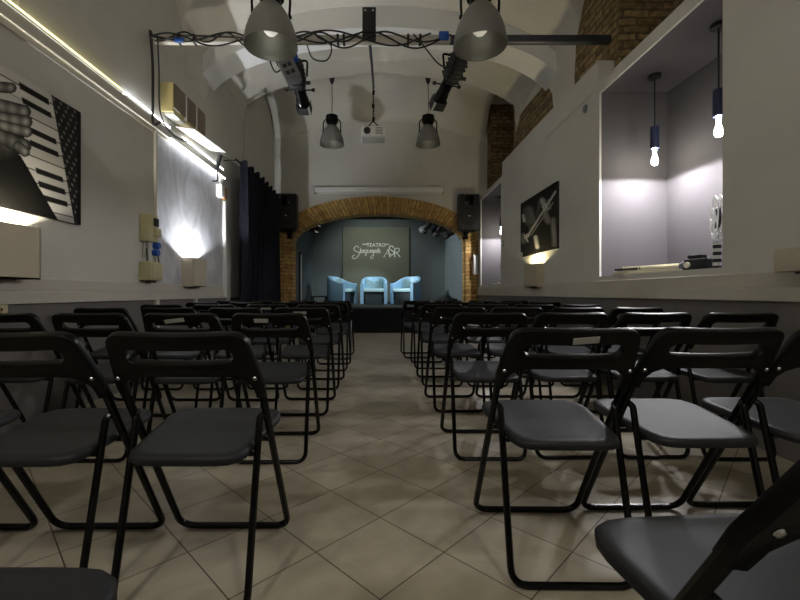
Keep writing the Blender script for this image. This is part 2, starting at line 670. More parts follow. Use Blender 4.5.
y0, y1 = YF - .025, YF + .34
s = 0.0
for i in range(N):
    (ox, oz), (ox2, oz2), (ix, iz), (ix2, iz2) = outer[i], outer[i + 1], inner[i], inner[i + 1]
    ds = math.hypot((ox2 + ix2 - ox - ix) / 2, (oz2 + iz2 - oz - iz) / 2)
    w = 0.24
    quad(b, [(ix, y0, iz), (ix2, y0, iz2), (ox2, y0, oz2), (ox, y0, oz)], [(0.02, s), (0.02, s + ds), (w, s + ds), (w, s)])
    quad(b, [(ix, y0, iz), (ix, y1, iz), (ix2, y1, iz2), (ix2, y0, iz2)], [(0, s), (.36, s), (.36, s + ds), (0, s + ds)])
    quad(b, [(ox, y0, oz), (ox2, y0, oz2), (ox2, y1, oz2), (ox, y1, oz)], [(0, s), (0, s + ds), (.36, s + ds), (.36, s)])
    s += ds
for (xa, xb, za, zb) in ((OX0, AX0, ZO0, ZI0), (AX1, OX1, ZI0, ZO0)):
    quad(b, [(xa, y0, 0), (xb, y0, 0), (xb, y0, zb), (xa, y0, za)], [(xa, 0), (xb, 0), (xb, zb), (xa, za)])
    xi, zi = (xb, zb) if xa == OX0 else (xa, za)
    quad(b, [(xi, y0, 0), (xi, y1, 0), (xi, y1, zi), (xi, y0, zi)], [(y0, 0), (y1, 0), (y1, zi), (y0, zi)])
    xo, zo = (xa, za) if xa == OX0 else (xb, zb)
    quad(b, [(xo, y0, 0), (xo, y1, 0), (xo, y1, zo), (xo, y0, zo)], [(y0, 0), (y1, 0), (y1, zo), (y0, zo)])
bmesh.ops.remove_doubles(b, verts=b.verts[:], dist=1e-4)
struct('trim_9', b, M['arch_brick'], 'exposed brick arch framing the stage opening', recalc=True)

# stage shell
SX0, SX1, SY1 = -1.93, 1.87, 12.0
b = bm_new(); add_box(b, SX0 - .1, SX0, YF + .3, SY1 + .1, 0, 3.1); struct('wall_stage_left', b, M['stage_dark'])
b = bm_new(); add_box(b, SX1, SX1 + .1, YF + .3, SY1 + .1, 0, 3.1); struct('wall_stage_right', b, M['stage_dark'])
b = bm_new(); add_box(b, SX0, SX1, SY1, SY1 + .1, 0, 3.1); struct('wall_stage_back', b, M['stage_dark'])
b = bm_new(); add_box(b, SX0 - .1, SX1 + .1, YF + .3, SY1 + .1, 3.0, 3.1); struct('ceiling_stage', b, M['stage_black'])

t = thing('stage_platform', 'raised black stage platform inside the brick arch', 'stage', (0, 9.03, 0))
b = bm_new(); add_box(b, AX0 + .01, AX1 - .01, 0.0, 2.96, 0.0, 0.535); obj('base', b, M['stage_black'], t)
b = bm_new(); add_box(b, AX0 + .01, AX1 - .01, -.015, 2.96, 0.535, 0.565, 0.004); obj('deck', b, M['stage_floor'], t)

t = thing('back_panel', 'tall grey-green panel behind the armchairs bearing white lettering', 'panel', (-.115, 11.95, .565))
b = bm_new(); add_box(b, -.955, .955, -.02, .045, 0, 2.2, 0.004); obj('board', b, M['stage_panel'], t)

# ---- lettering on the panel (drawn in a small local grid, 14.29 units to the pixel-sized step of 28.7 mm)
LK = 11.93 / 415


def lp(zx, zy):
    return Vector(((348 + zx / 14.29 - 380) * LK + .115, -.023, .87 + (293 - 238 - zy / 14.29) * LK - .565))


GLY = {'t': (.6, [[(0, 0), (.3, 1.7), (.3, .1), (.5, 0)], [(0, 1.1), (.65, 1.1)]]),
       'a': (.9, [[(.7, .9), (.3, 1), (0, .5), (.2, 0), (.5, .2), (.7, 1), (.7, .1), (.9, 0)]]),
       'n': (.8, [[(0, 1), (.1, 0), (.15, .6), (.4, 1), (.55, .8), (.6, .1), (.8, 0)]]),
       'z': (.8, [[(0, 1), (.6, 1), (.1, .1), (.5, 0), (.4, -.8), (0, -.9), (.1, -.4), (.8, 0)]]),
       'e': (.7, [[(0, .4), (.5, .6), (.5, 1), (.15, .9), (.05, .3), (.3, 0), (.7, .2)]]),
       's': (.65, [[(0, .1), (.4, 1), (.6, .4), (.3, 0), (0, .1)]]),
       'g': (.85, [[(.6, .9), (.2, 1), (0, .5), (.3, .1), (.6, .9), (.55, -.6), (.1, -1.9), (-.6, -2.0), (-.7, -1.4), (.1, -.7), (.85, .1)]]),
       'r': (.75, [[(0, 0), (.2, 1), (.5, .9), (.5, .1), (.75, 0)]])}


def smooth_pts(ps, n=5):
    out = []
    for i in range(len(ps) - 1):
        p0, p1, p2, p3 = ps[max(i - 1, 0)], ps[i], ps[i + 1], ps[min(i + 2, len(ps) - 1)]
        for k in range(n):
            u = k / n
            out.append(tuple(0.5 * ((2 * p1[d]) + (-p0[d] + p2[d]) * u + (2 * p0[d] - 5 * p1[d] + 4 * p2[d] - p3[d]) * u * u
                                    + (-p0[d] + 3 * p1[d] - 3 * p2[d] + p3[d]) * u ** 3) for d in range(len(p1))))
    out.append(ps[-1])
    return out


b = bm_new()
add_tube(b, [lp(*p) for p in smooth_pts([(155, 140), (130, 116), (95, 130), (85, 165), (112, 190), (150, 202), (165, 220), (140, 262), (100, 296), (66, 290), (64, 262), (95, 245)])], .011, 5)
x = 170
for word in ('tanze', 'segrete'):
    for ch in word:
        w, sts = GLY[ch]
        for st in sts:
            add_tube(b, [lp(x + p[0] * 33, 212 - p[1] * 42) for p in smooth_pts(st, 4)], .0075, 5)
        x += w * 33
    x += 8
obj('script_lettering', b, M['logo'], t)
b = bm_new()
for st, r in (([(515, 268), (572, 160)], .009), ([(572, 160), (602, 268)], .02), ([(538, 225), (592, 225)], .008),
              ([(655, 142), (632, 116), (602, 120), (590, 150), (620, 175), (650, 197), (655, 226), (630, 242), (588, 236)], .016),
              ([(668, 152), (668, 268)], .018), ([(668, 152), (715, 148), (737, 168), (718, 198), (672, 205)], .014), ([(690, 206), (742, 268)], .018),
              ([(503, 269), (528, 269)], .008), ([(588, 269), (618, 269)], .008), ([(655, 269), (684, 269)], .008), ([(728, 269), (752, 269)], .008)):
    add_tube(b, [lp(*p) for p in (smooth_pts(st) if len(st) > 2 else st)], r, 6)
obj('initials', b, M['logo'], t)


def text_mesh(txt, size, loc, m, parent, name, rz=0.0, align='CENTER'):
    cu = bpy.data.curves.new('tmp', 'FONT')
    cu.body = txt
    cu.size = size
    cu.extrude = .003
    cu.align_x = align
    cu.align_y = 'CENTER'
    tmp = bpy.data.objects.new('tmp', cu)
    COL.objects.link(tmp)
    bpy.context.view_layer.update()
    me = bpy.data.meshes.new_from_object(tmp.evaluated_get(bpy.context.evaluated_depsgraph_get()))
    bpy.data.objects.remove(tmp)
    me.name = name
    me.materials.clear()
    me.materials.append(m)
    me.transform(Matrix.Translation(loc) @ Matrix.Rotation(rz, 4, 'Z') @ Matrix.Rotation(PI / 2, 4, 'X'))
    o = bpy.data.objects.new(name, me)
    COL.objects.link(o)
    o.parent = parent
    return o


text_mesh('TEATRO', .145, lp(402, 102), M['logo'], t, 'lettering')
for x0, x1 in ((205, 280), (525, 590)):
    b = bm_new(); add_tube(b, [lp(x0, 90), lp(x1, 90)], .012, 5); obj('flourish', b, M['logo'], t)


# ---- stage armchairs
def tub_chair(label, X, Y, rz):
    t = thing('tub_armchair', label, 'armchair', (X, Y, .565), rz, 'pale blue armchairs on the stage')
    path = []
    for i in range(6):
        path.append((-.35, -.33 + .33 * i / 6, -1, 0))
    for i in range(25):
        a = PI * i / 24
        path.append((-.35 * math.cos(a), .33 * math.sin(a), -math.cos(a), math.sin(a)))
    for i in range(1, 7):
        path.append((.35, -.33 * i / 6, 1, 0))
    bm = bm_new()
    prev = None
    n = len(path)
    for i, (x, y, nx_, ny_) in enumerate(path):
        u = 1 - abs(2 * i / (n - 1) - 1)
        top = .56 + .19 * (3 * min(1, u * 1.25) ** 2 - 2 * min(1, u * 1.25) ** 3)
        th = .085
        sec = [(0, .02), (0, top - .03), (.012, top - .008), (.035, top), (th - .03, top), (th - .01, top - .01), (th, top - .035), (th, .02)]
        r = [bm.verts.new((x - nx_ * d, y - ny_ * d, z)) for d, z in sec]
        if prev:
            bridge(bm, prev, r)
        else:
            bm.faces.new(r)
        prev = r
    bm.faces.new(prev)
    obj('shell', bm, M['leather_side'], t, angle=50)
    bm = bm_new()
    lo = [(-.262, -.33), (-.262, 0)] + [(-.262 * math.cos(PI * i / 12), .245 * math.sin(PI * i / 12)) for i in range(1, 12)] + [(.262, 0), (.262, -.33)]
    add_sheet(bm, lo, [], lambda a, c, d: Vector((a, c, .33 + d)), .09, .02)
    obj('seat_cushion', bm, M['leather'], t)
    bm = bm_new()
    add_sheet(bm, [(-.26, .33), (.26, .33), (.21, .03), (-.21, .03)], [], lambda a, c, d: Vector((a, -.29 + d, c)), .05)
    obj('front_panel', bm, M['leather_dark'], t)
    bm = bm_new()
    lo2 = []
    for i in range(-12, 13):
        a = PI / 2 + i * PI / 30
        lo2.append((.24 * math.cos(a), .225 * math.sin(a)))
    rings = []
    for z, ins in ((.42, .0), (.5, -.01), (.62, .0), (.68, .02), (.70, .04)):
        rings.append([bm.verts.new((x * (1 + ins), y * (1 + ins) + .02, z)) for x, y in lo2])
    for a, c in zip(rings, rings[1:]):
        bridge(bm, a, c, False)
    bmesh.ops.solidify(bm, geom=bm.faces[:], thickness=.03)
    obj('back_cushion', bm, M['leather'], t, angle=60)
    return t


tub_chair('pale blue tub armchair seen from its side, left of the three on stage', -1.06, 10.95, math.radians(62))
tub_chair('pale blue tub armchair facing straight out, in the middle of the stage', -.16, 11.05, 0)
tub_chair('pale blue tub armchair angled inward, right of the three on stage', .74, 10.95, math.radians(-35))

t = thing('side_table', 'low black table at the left side of the stage', 'table', (-1.55, 10.6, .565))
b = bm_new(); add_box(b, -.19, .19, -.15, .15, .20, .23, .005); obj('tabletop', b, M['black'], t)
for sx in (-1, 1):
    for sy in (-1, 1):
        b = bm_new(); add_box(b, sx * .17 - .015, sx * .17 + .015, sy * .13 - .015, sy * .13 + .015, 0, .2); obj('leg', b, M['black'], t)
t = thing('floor_monitor', 'black wedge-shaped monitor speaker at the right of the stage', 'speaker', (1.72, 10.6, .565))
b = bm_new()
add_sheet(b, [(-.2, 0), (.16, 0), (.16, .1), (0.0, .27), (-.05, .27)], [], lambda a, c, d: Vector((a, d - .2, c)), .4, .01)
obj('cabinet', b, M['speaker'], t)
b = bm_new(); add_sheet(b, [(-.02, .06), (.02, .06), (.03, .2), (-.03, .2)], [], lambda a, c, d: Vector((a - .02, d - .206, c)), .01); obj('grille', b, M['grille'], t)
t = thing('equipment_case', 'small black case by the right wall of the stage', 'case', (1.68, 9.75, .565))
b = bm_new(); add_box(b, -.12, .12, -.12, .12, 0, .14, .012); obj('body', b, M['black'], t)
b = bm_new(); add_box(b, -.125, .125, -.125, .125, .14, .17, .01); obj('lid', b, M['black'], t)
# tall narrow mirror strip at the left inside the stage
t = thing('tall_mirror', 'tall narrow framed mirror on the left inner wall of the stage', 'mirror', (SX0, 10.0, 1.3))
b = bm_new(); add_box(b, 0.002, .03, -.12, .12, -.70, .55, .004); obj('frame', b, M['black'], t)
b = bm_new(); add_box(b, .03, .036, -.07, .07, -.66, .50); obj('glass', b, M['white_plastic'], t)

# ---- stage lamps on their pipe
t = thing('lighting_pipe', 'grey lighting pipe across the stage just behind the brick arch', 'pipe', (0, 9.75, 2.62))
b = bm_new(); add_cyl(b, (SX0, 0, 0), (SX1, 0, 0), .024); obj('tube', b, M['steel'], t)


def par_can(label, X, Y, Z, target, lit=False):
    t = thing('stage_spotlight', label, 'spotlight', (X, Y, Z), 0, 'stage lamps on the pipe behind the arch')
    t.rotation_euler = (Vector(target) - Vector((X, Y, Z))).to_track_quat('Y', 'Z').to_euler()
    bm = bm_new()
    add_lathe(bm, [(.03, -.16), (.06, -.15), (.075, -.08), (.085, .0), (.085, .12), (.08, .12), (.078, 0.02)], 20, Matrix.Rotation(-PI / 2, 4, 'X'), cap0=True)
    can = obj('can', bm, M['black'], t)
    bm = bm_new()
    add_lathe(bm, [(.001, .03), (.06, .032), (.079, .022)], 20, Matrix.Rotation(-PI / 2, 4, 'X'))
    obj('lens', bm, M['bulb'] if lit else M['alu_in'], can)
    bm = bm_new()
    add_tube(bm, round_path([(-.1, 0, 0), (-.1, 0, .16), (.1, 0, .16), (.1, 0, 0)], .03), .008, 6)
    obj('yoke', bm, M['black_metal'], t)
    bm = bm_new()
    for s in (-1, 1):
        add_box(bm, s * .092, s * .092 + .004, .1, .21, -.06, .06)
        add_box(bm, -.06, .06, .1, .21, s * .092, s * .092 + .004)
    obj('barn_doors', bm, M['black'], t)
    return t


par_can('glowing stage lamp at the left end of the pipe, near the brick arch', -1.62, 9.72, 2.42, (1.5, 10.6, 1.2), True)
par_can('black stage lamp, leftmost of the cluster at the right end of the pipe', 1.12, 9.75, 2.46, (-.2, 11.1, 1.0))
par_can('black stage lamp, middle of the cluster at the right end of the pipe', 1.40, 9.75, 2.40, (.3, 11.1, .9))
par_can('black stage lamp, rightmost of the cluster near the right wall', 1.68, 9.72, 2.30, (-1.4, 11.1, .9))
for loc, tg, w, col, sz in (((-1.45, 9.78, 2.38), (1.75, 10.5, 1.5), STAGE_W * 2.2, (.9, .97, 1), 54),
                            ((1.16, 9.95, 2.4), (-.1, 11.1, 1.1), STAGE_W * .8, (.85, .97, 1), 48),
                            ((1.58, 9.95, 2.28), (-1.0, 11.1, 1.0), STAGE_W * .5, (.7, .86, 1), 40),
                            ((-.5, 9.9, 2.85), (-.15, 11.7, 1.5), STAGE_W * .6, (.97, 1, .9), 104)):  # beam of the unseen crown lamp, added to brighten panel and armchairs
    o = lamp('stage_beam', 'SPOT', loc, w, col, .06, size=math.radians(sz), blend=.6)
    aim(o, tg)
par_can('added unseen stage lamp high behind the crown of the brick arch', -.5, 9.75, 2.93, (-.15, 11.7, 1.5))  # hidden lamp body added for the crown beam

# ---- loudspeakers beside the arch


def pa_speaker(label, X, Z):
    t = thing('wall_loudspeaker', label, 'speaker', (X, 8.78, Z), 0, 'loudspeakers beside the arch')
    bm = bm_new()
    add_sheet(bm, [(-.215, -.17), (.215, -.17), (.215, .02), (.13, .16), (-.13, .16), (-.215, .02)], [], lambda a, c, d: Vector((a, c, d)), .74, .02)
    cb = obj('cabinet', bm, M['speaker'], t)
    bm = bm_new()
    add_lathe(bm, [(.185, 0), (.18, .012), (.1, .02), (.001, .022)], 28, Matrix.Translation((0, -.168, .27)) @ Matrix.Rotation(PI / 2, 4, 'X'))
    obj('woofer_grille', bm, M['grille'], t)
    bm = bm_new()
    for s in (-1, 1):
        add_sheet(bm, [(s * .1, .5), (s * .18, .5), (s * .18, .7), (s * .13, .7)], [], lambda a, c, d: Vector((a, -.186 + d, c)), .02)
    obj('port', bm, M['grille'], cb)
    bm = bm_new()
    add_box(bm, -.085, .085, -.182, -.16, .49, .70, .01)
    add_box(bm, -.03, .03, -.19, -.16, .53, .66, .01)
    obj('horn', bm, M['black_metal'], cb)
    bm = bm_new(); add_box(bm, -.022, .022, -.2, -.186, .27, .283, .002)
    o = obj('badge', bm, M['white_plastic'], cb); o['label'] = 'small white badge'
    bm = bm_new()
    add_box(bm, -.15, .15, -.06, .08, -.03, 0.0, .004)
    add_box(bm, -.03, .03, 0, .22, -.06, -.03, .004)
    add_box(bm, -.06, .06, .195, .22, -.16, .08, .004)
    obj('bracket', bm, M['black_metal'], t)


pa_speaker('black wall loudspeaker left of the brick arch, beside the curtain', -1.95, 2.20)
pa_speaker('black wall loudspeaker right of the brick arch', 1.85, 2.19)

t = thing('projection_screen', 'long white housing of a rolled-up projection screen above the arch', 'screen', (-.02, 8.93, 3.07))
b = bm_new(); add_box(b, -1.37, 1.37, -.08, .07, -.05, .065, .015, 3); obj('housing', b, M['white_plastic'], t)
for s in (-1, 1):
    b = bm_new(); add_box(b, s * 1.385 - .015, s * 1.385 + .015, -.086, .07, -.062, .07, .008); obj('end_cap', b, M['trim'], t)
b = bm_new(); add_box(b, -1.33, 1.33, -.02, .0, -.075, -.048, .004); obj('bottom_bar', b, M['white_plastic'], t)

t = thing('electrical_box', 'white electrical box on the far wall right of the arch', 'electrical box', (2.05, 8.97, 1.27))
b = bm_new(); add_box(b, -.045, .045, -.08, .0, 0, .42, .006); obj('case', b, M['white_plastic'], t)
b = bm_new(); add_box(b, -.035, .035, -.088, -.08, .03, .39, .003); obj('cover', b, M['white_plastic'], t)

# ---- curtain on its rod
t = thing('curtain', 'long black eyelet curtain drawn along the left wall before the stage', 'curtain', (-2.1, 7.45, 0))
b = bm_new()
nf, m_ = 8, 160
rows = 24
pr = []
for j in range(rows + 1):
    v = j / rows
    r = []
    for i in range(m_ + 1):
        u = i / m_
        ph = 2 * PI * nf * u
        amp = .085 * (0.9 + .25 * math.sin(3 * v + 5 * u))
        r.append(b.verts.new((amp * math.sin(ph + .25 * math.sin(4 * v + 9 * u)), -1.2 + 2.4 * u + .03 * math.sin(2 * ph), .03 + 2.87 * (1 - v) - (.02 * (1 + math.cos(ph)) if j == 0 else 0))))
    pr.append(r)
for a, c in zip(pr, pr[1:]):
    bridge(b, a, c, False)
bmesh.ops.solidify(b, geom=b.faces[:], thickness=.006)
fab = obj('fabric', b, M['curtain'], t, angle=70)
for i in range(nf):
    yy = -1.2 + 2.4 * (i + .25) / nf + .07
    b = bm_new()
    add_lathe(b, [(.022, 0), (.045, .004), (.045, .008), (.022, .012)], 14, Matrix.Translation((.02, yy - .05, 2.82)) @ Matrix.Rotation(PI / 2, 4, 'X'))
    o = obj('eyelet', b, M['alu'], fab)
b = bm_new(); add_tube(b, [(-2.1, 6.05, 2.82), (-2.1, 8.85, 2.82)], .014, 10)
rod = obj('curtain_rod', b, M['black_metal']); tag(rod, 'thin black rod carrying the black curtain along the left wall', 'rod')
for y in (6.1, 7.45, 8.8):
    b = bm_new(); add_tube(b, [(-2.1, y, 2.82), (-2.3, y, 2.82)], .009, 8); obj('bracket', b, M['black_metal'], rod)

# ---- pendant lamps


def pendant(label, X, Y, Z, lit=False, pitch=0.0):
    t = thing('pendant_lamp', label, 'lamp', (X, Y, Z), 0, 'industrial bell pendants under the vault')
    prof = [(.222, 0), (.224, .012), (.218, .05), (.205, .12), (.182, .19), (.148, .26), (.108, .32), (.07, .36)]
    bm = bm_new(); add_lathe(bm, prof, 40); obj('shade', bm, M['alu'], t, recalc=True)
    bm = bm_new(); add_lathe(bm, [(r - .006, z + .001) for r, z in prof], 40); obj('reflector', bm, M['alu_in'], t)
    bm = bm_new()
    add_lathe(bm, [(.001, .10), (.035, .105), (.058, .13), (.066, .165), (.055, .20), (.03, .24), (.028, .32)], 20)
    obj('bulb', bm, M['bulb'] if lit else M['bulb_off_glow'], t)
    bm = bm_new()
    add_lathe(bm, [(.072, .355), (.085, .36), (.085, .40), (.11, .41), (.115, .47), (.11, .53), (.04, .55), (.001, .55)], 28)
    obj('gear_housing', bm, M['black_metal'], t)
    bm = bm_new()
    for s in (-1, 1):
        add_tube(bm, round_path([(s * .155, 0, .25), (s * .165, 0, .42), (s * .08, 0, .50), (s * .02, 0, .56)], .05), .011, 8)
        add_cyl(bm, (s * .14, 0, .25), (s * .175, 0, .25), .016)
    obj('yoke', bm, M['black_metal'], t)
    zc = ceil_z(X, Y) - Z
    bm = bm_new(); add_tube(bm, [(0, 0, .55), (.006, 0, .8), (0, 0, zc - .05)], .006, 6); obj('cord', bm, M['cable'], t)
    bm = bm_new(); add_lathe(bm, [(.012, -.13), (.035, -.09), (.055, 0.01)], 18, Matrix.Translation((0, 0, zc)), cap0=True); obj('canopy', bm, M['black'], t)
    return t


pendant('grey bell pendant lamp, the large near one at the upper left', -.92, 3.5, 2.945)
pendant('grey bell pendant lamp, the large near one right of the hanging bracket', .843, 3.5, 2.945)
pendant('small distant bell pendant lamp left of the hanging projector', -.88, 7.6, 3.58)
pendant('small distant bell pendant lamp right of the hanging projector', .88, 7.6, 3.58)
for (bx, by), sd in zip(FILL_PENDANTS, ('left', 'right')):  # unseen pendants added to give the room general fill
    pendant('added fill-light bell pendant behind the photographer on the %s side' % sd, bx, by, 2.945, True)

# ---- lighting bar, its bracket and cables
BY, BZ = 4.15, 3.40
t = thing('lighting_bar', 'grey steel lighting bar spanning the room wall to wall', 'bar', (0, BY, BZ))
b = bm_new(); add_box(b, .70, 2.34, -.03, .03, -.036, .036, .004); obj('beam', b, M['steel'], t)
b = bm_new(); add_box(b, XL, .70, -.03, .03, -.036, .036, .004); obj('beam', b, M['trim'], t)
b = bm_new(); add_box(b, -.175, -.04, -.045, -.03, -.03, .30, .004); hp = obj('hanger_plate', b, M['black'], t)
for sx in (-.145, -.07):
    b = bm_new(); add_cyl(b, (sx, -.052, .265), (sx, -.044, .265), .010, n=8); obj('bolt', b, M['rivet'], hp)
for x in (-2.0, -1.85, -1.2, -.42, -.36, .28, .4):
    b = bm_new(); add_box(b, x - .012, x + .012, -.037, .037, -.043, .043, .004); obj('tape_band', b, M['black'], t)

for k, (x0, x1, ph, fr) in enumerate(((-2.25, .70, 0.2, 6.1), (-2.25, .62, 2.0, 7.3), (-2.22, -.15, 4.1, 9.2), (-2.2, .5, 5.2, 4.6))):
    b = bm_new()
    pts = []
    for i in range(90):
        u = i / 89
        a = ph + fr * u * PI * 2 * .5
        pts.append((x0 + (x1 - x0) * u, BY - .042 - .012 * math.cos(a * 1.3) - .006 * k, BZ + .052 * math.sin(a) - (.05 * max(0, math.sin(9 * u + k * 2)) ** 3)))
    add_tube(b, pts, .008, 6)
    tag(obj('cable', b, M['cable']), ['black cable twisted in long turns along the lighting bar', 'black cable wound in tight turns along the lighting bar',
                                      'black cable wound round the left half of the lighting bar', 'black cable sagging loosely along the lighting bar'][k], 'cable', 'cables on the lighting bar')
b = bm_new()
add_tube(b, smooth_pts([(-2.24, BY - .06, BZ - .02), (-2.27, BY - .05, BZ + .06), (-2.26, BY - .05, BZ - .05), (-2.25, BY - .04, 3.1), (-2.255, BY - .03, 2.75), (-2.26, BY - .02, 2.55), (-2.25, BY + .1, 2.62)]), .013, 7)
tag(obj('cable', b, M['cable']), 'thick black cable hanging down the left wall from the lighting bar', 'cable')
b = bm_new()
add_tube(b, smooth_pts([(-2.2, BY - .05, BZ + .03), (-2.21, BY, 3.1), (-2.25, BY + .1, 2.72), (-2.26, BY + .35, 2.60), (-2.255, BY + .7, 2.64)]), .007, 6)
tag(obj('cable', b, M['cable']), 'thin black cable dropping from the bar toward the white air conditioner', 'cable')
b = bm_new()
add_tube(b, smooth_pts([(.33, BY - .05, BZ + .03), (.45, BY - .06, BZ - .12), (.58, BY - .07, BZ - .28), (.70, BY - .06, BZ - .30), (.76, BY - .05, BZ - .16)]), .007, 6)
tag(obj('cable', b, M['cable']), 'black cable looping below the bar beside the right spotlight', 'cable')
b = bm_new()
add_tube(b, smooth_pts([(-.62, BY - .05, BZ), (-.48, BY - .07, BZ - .1), (-.52, BY - .07, BZ - .24), (-.66, BY - .06, BZ - .22), (-.72, BY - .05, BZ - .08)]), .007, 6)
tag(obj('cable', b, M['cable']), 'black cable looping below the bar beside the left near pendant', 'cable')
b = bm_new()
add_tube(b, smooth_pts([(-1.05, BY - .06, BZ - .06), (-1.09, BY - .06, BZ - .2), (-1.03, BY - .08, BZ - .36), (-.95, BY - .1, BZ - .34)]), .008, 6)
tag(obj('cable', b, M['cable']), 'black cable running down into the grey dimmer pack', 'cable')


def profile_spot(label, P0, P1):
    d = Vector(P1) - Vector(P0)
    t = thing('theatre_spotlight', label, 'spotlight', P0, 0, 'theatre spotlights under the lighting bar')
    t.rotation_euler = d.to_track_quat('Y', 'Z').to_euler()
    bm = bm_new()
    add_box(bm, -.075, .075, -.02, .26, -.085, .085, .03, 3)
    for i in range(5):
        add_box(bm, -.082, .082, .02 + .05 * i, .035 + .05 * i, -.092, .092, .01)
    lh = obj('lamp_house', bm, M['black'], t)
    bm = bm_new(); add_lathe(bm, [(.05, .24), (.062, .26), (.062, .42), (.07, .43), (.07, .52), (.06, .52), (.055, .45)], 20, Matrix.Rotation(-PI / 2, 4, 'X')); lt = obj('lens_tube', bm, M['black_metal'], t)
    bm = bm_new(); add_lathe(bm, [(.001, .47), (.058, .46)], 20, Matrix.Rotation(-PI / 2, 4, 'X')); obj('lens', bm, M['alu_in'], lt)
    bm = bm_new()
    for s in (-1, 1):
        add_box(bm, s * .075 - .003, s * .075 + .003, .50, .62, -.055, .055)
        add_box(bm, -.055, .055, .50, .60, s * .075 - .003, s * .075 + .003)
    obj('barn_doors', bm, M['black'], t)
    bm = bm_new()
    for s in (-1, 1):
        bm = bm_new()
        add_tube(bm, [(s * .06, .32, 0), (s * .13, .32, 0), (s * .131, .32, 0), (s * .16, .32, 0)], [.008, .008, .018, .018], 10)
        obj('knob', bm, M['black'], lh)
    bm = bm_new(); add_cyl(bm, (.07, .18, -.05), (.14, .18, -.05), .018, n=10); obj('knob', bm, M['black'], lh)
    bm = bm_new()
    add_tube(bm, round_path([(-.11, .14, 0), (-.11, .10, .17), (.11, .10, .17), (.11, .14, 0)], .03), .011, 6)
    obj('yoke', bm, M['black_metal'], t)
    bm = bm_new()
    Z = t.rotation_euler.to_matrix().inverted()
    top = Z @ (Vector((P0[0] + .0, BY, BZ)) - Vector(P0))
    add_tube(bm, [(0, .10, .17), top], .013, 8)
    obj('clamp', bm, M['black_metal'], t)
    bm = bm_new(); add_cyl(bm, (0.03, -.07, 0.03), (0.03, -.015, 0.03), .026, n=12); o = obj('plug', bm, M['blue'], t); o['label'] = 'blue plug'
    return t


profile_spot('black theatre spotlight under the bar behind the left near pendant', (-.87, 4.18, 3.17), (-.86, 4.72, 2.97))
profile_spot('black theatre spotlight under the bar beside the right near pendant', (.80, 4.15, 3.22), (.62, 4.72, 2.95))

t = thing('dimmer_pack', 'grey dimmer pack with four black sockets hanging under the bar', 'dimmer', (-.95, 4.06, 3.18))
t.rotation_euler = (-.3, -.42, 0.1)
b = bm_new(); add_box(b, -.075, .075, -.04, .05, -.31, -.03, .006); obj('case', b, M['grey_box'], t)
for i in range(4):
    b = bm_new(); add_box(b, -.045 + .05 * (i % 2), -.01 + .05 * (i % 2), -.046, -.038, -.17 - .09 * (i // 2), -.125 - .09 * (i // 2), .003); obj('socket', b, M['black'], t)
for s in (-1, 1):
    b = bm_new(); add_cyl(b, (s * .035, -.02, -.03), (s * .035, -.03, .035), .024, n=12); o = obj('plug', b, M['blue'], t); o['label'] = 'blue plug'
b = bm_new(); add_box(b, -.08, .08, 0, .06, -.04, .06, .004); add_tube(b, [(.0, .03, .05), (.05, .07, .24)], .012, 6); obj('mount', b, M['black'], t)

for x in (-1.98, -1.24, .63):
    b = bm_new(); add_box(b, x - .05, x + .05, BY - .07, BY - .035, BZ - .055 if x < 0 else BZ - .03, BZ - .015 if x < 0 else BZ + .05, .01)
    tag(obj('connector', b, M['blue']), {-1.98: 'blue cable connector taped at the left end of the bar', -1.24: 'blue cable connector on the bar left of the near pendant', .63: 'blue cable connector on the bar beside the right near pendant'}[x], 'connector', 'blue connectors on the lighting bar')

# projector on its drop rod
t = thing('ceiling_projector', 'white projector hanging from a rod at the centre of the vault', 'projector', (-.09, 5.6, 2.93))
b = bm_new(); add_box(b, -.16, .16, -.13, .13, 0, .15, .02, 3); pb = obj('body', b, M['white_plastic'], t)
b = bm_new(); add_lathe(b, [(.045, 0), (.045, .02), (.035, .02), (.001, .012)], 18, Matrix.Translation((-.08, -.128, .08)) @ Matrix.Rotation(PI / 2, 4, 'X')); obj('lens', b, M['black'], pb)
b = bm_new()
for i in range(5):
    add_box(b, .03, .13, -.135, -.128, .035 + .02 * i, .043 + .02 * i)
obj('vent', b, M['grey_box'], pb)
b = bm_new()
add_box(b, -.12, .12, -.09, .09, .15, .165, .004)
for sx in (-.1, .1):
    add_tube(b, [(sx, 0, .16), (0, 0, .26)], .008, 6)
for i in range(8):
    add_cyl(b, (0, 0, .26 + i * .06), (.004 * (-1) ** i, 0, .31 + i * .06), .018 if i % 3 == 0 else .009, n=8)
obj('cradle', b, M['black_metal'], t)
b = bm_new(); add_tube(b, [(.005, 0, .70), (-.02, -.05, 1.0), (-.055, -.05, rib_z(-.14) - 2.92)], [.014, .018, .022], 10); obj('drop_rod', b, M['steel'], t)

# surface conduit between the far pendants
b = bm_new()
add_tube(b, [(-2.25 + 4.1 * i / 80, 7.6, ceil_z(-2.25 + 4.1 * i / 80, 7.6) - .008) for i in range(81)], .009, 6)
tag(obj('conduit', b, M['trim']), 'thin cable conduit across the vault between the two distant pendants', 'conduit')
t = thing('wall_conduit', 'thin vertical conduit with a junction box above the black curtain', 'conduit', (XL, 7.0, 2.95))
b = bm_new(); add_cyl(b, (.012, 0, -.1), (.012, 0, 1.05), .012, n=8); obj('pipe', b, M['trim'], t)
b = bm_new(); add_box(b, 0, .05, -.05, .06, .02, .15, .006); obj('junction_box', b, M['grey_box'], t)
b = bm_new(); add_tube(b, [(XL + .02, 2.62, 2.66), (XL + .02, 2.62, 4.1)], .012, 8); tag(obj('conduit', b, M['plaster']), 'painted vertical conduit high on the near left wall', 'conduit')

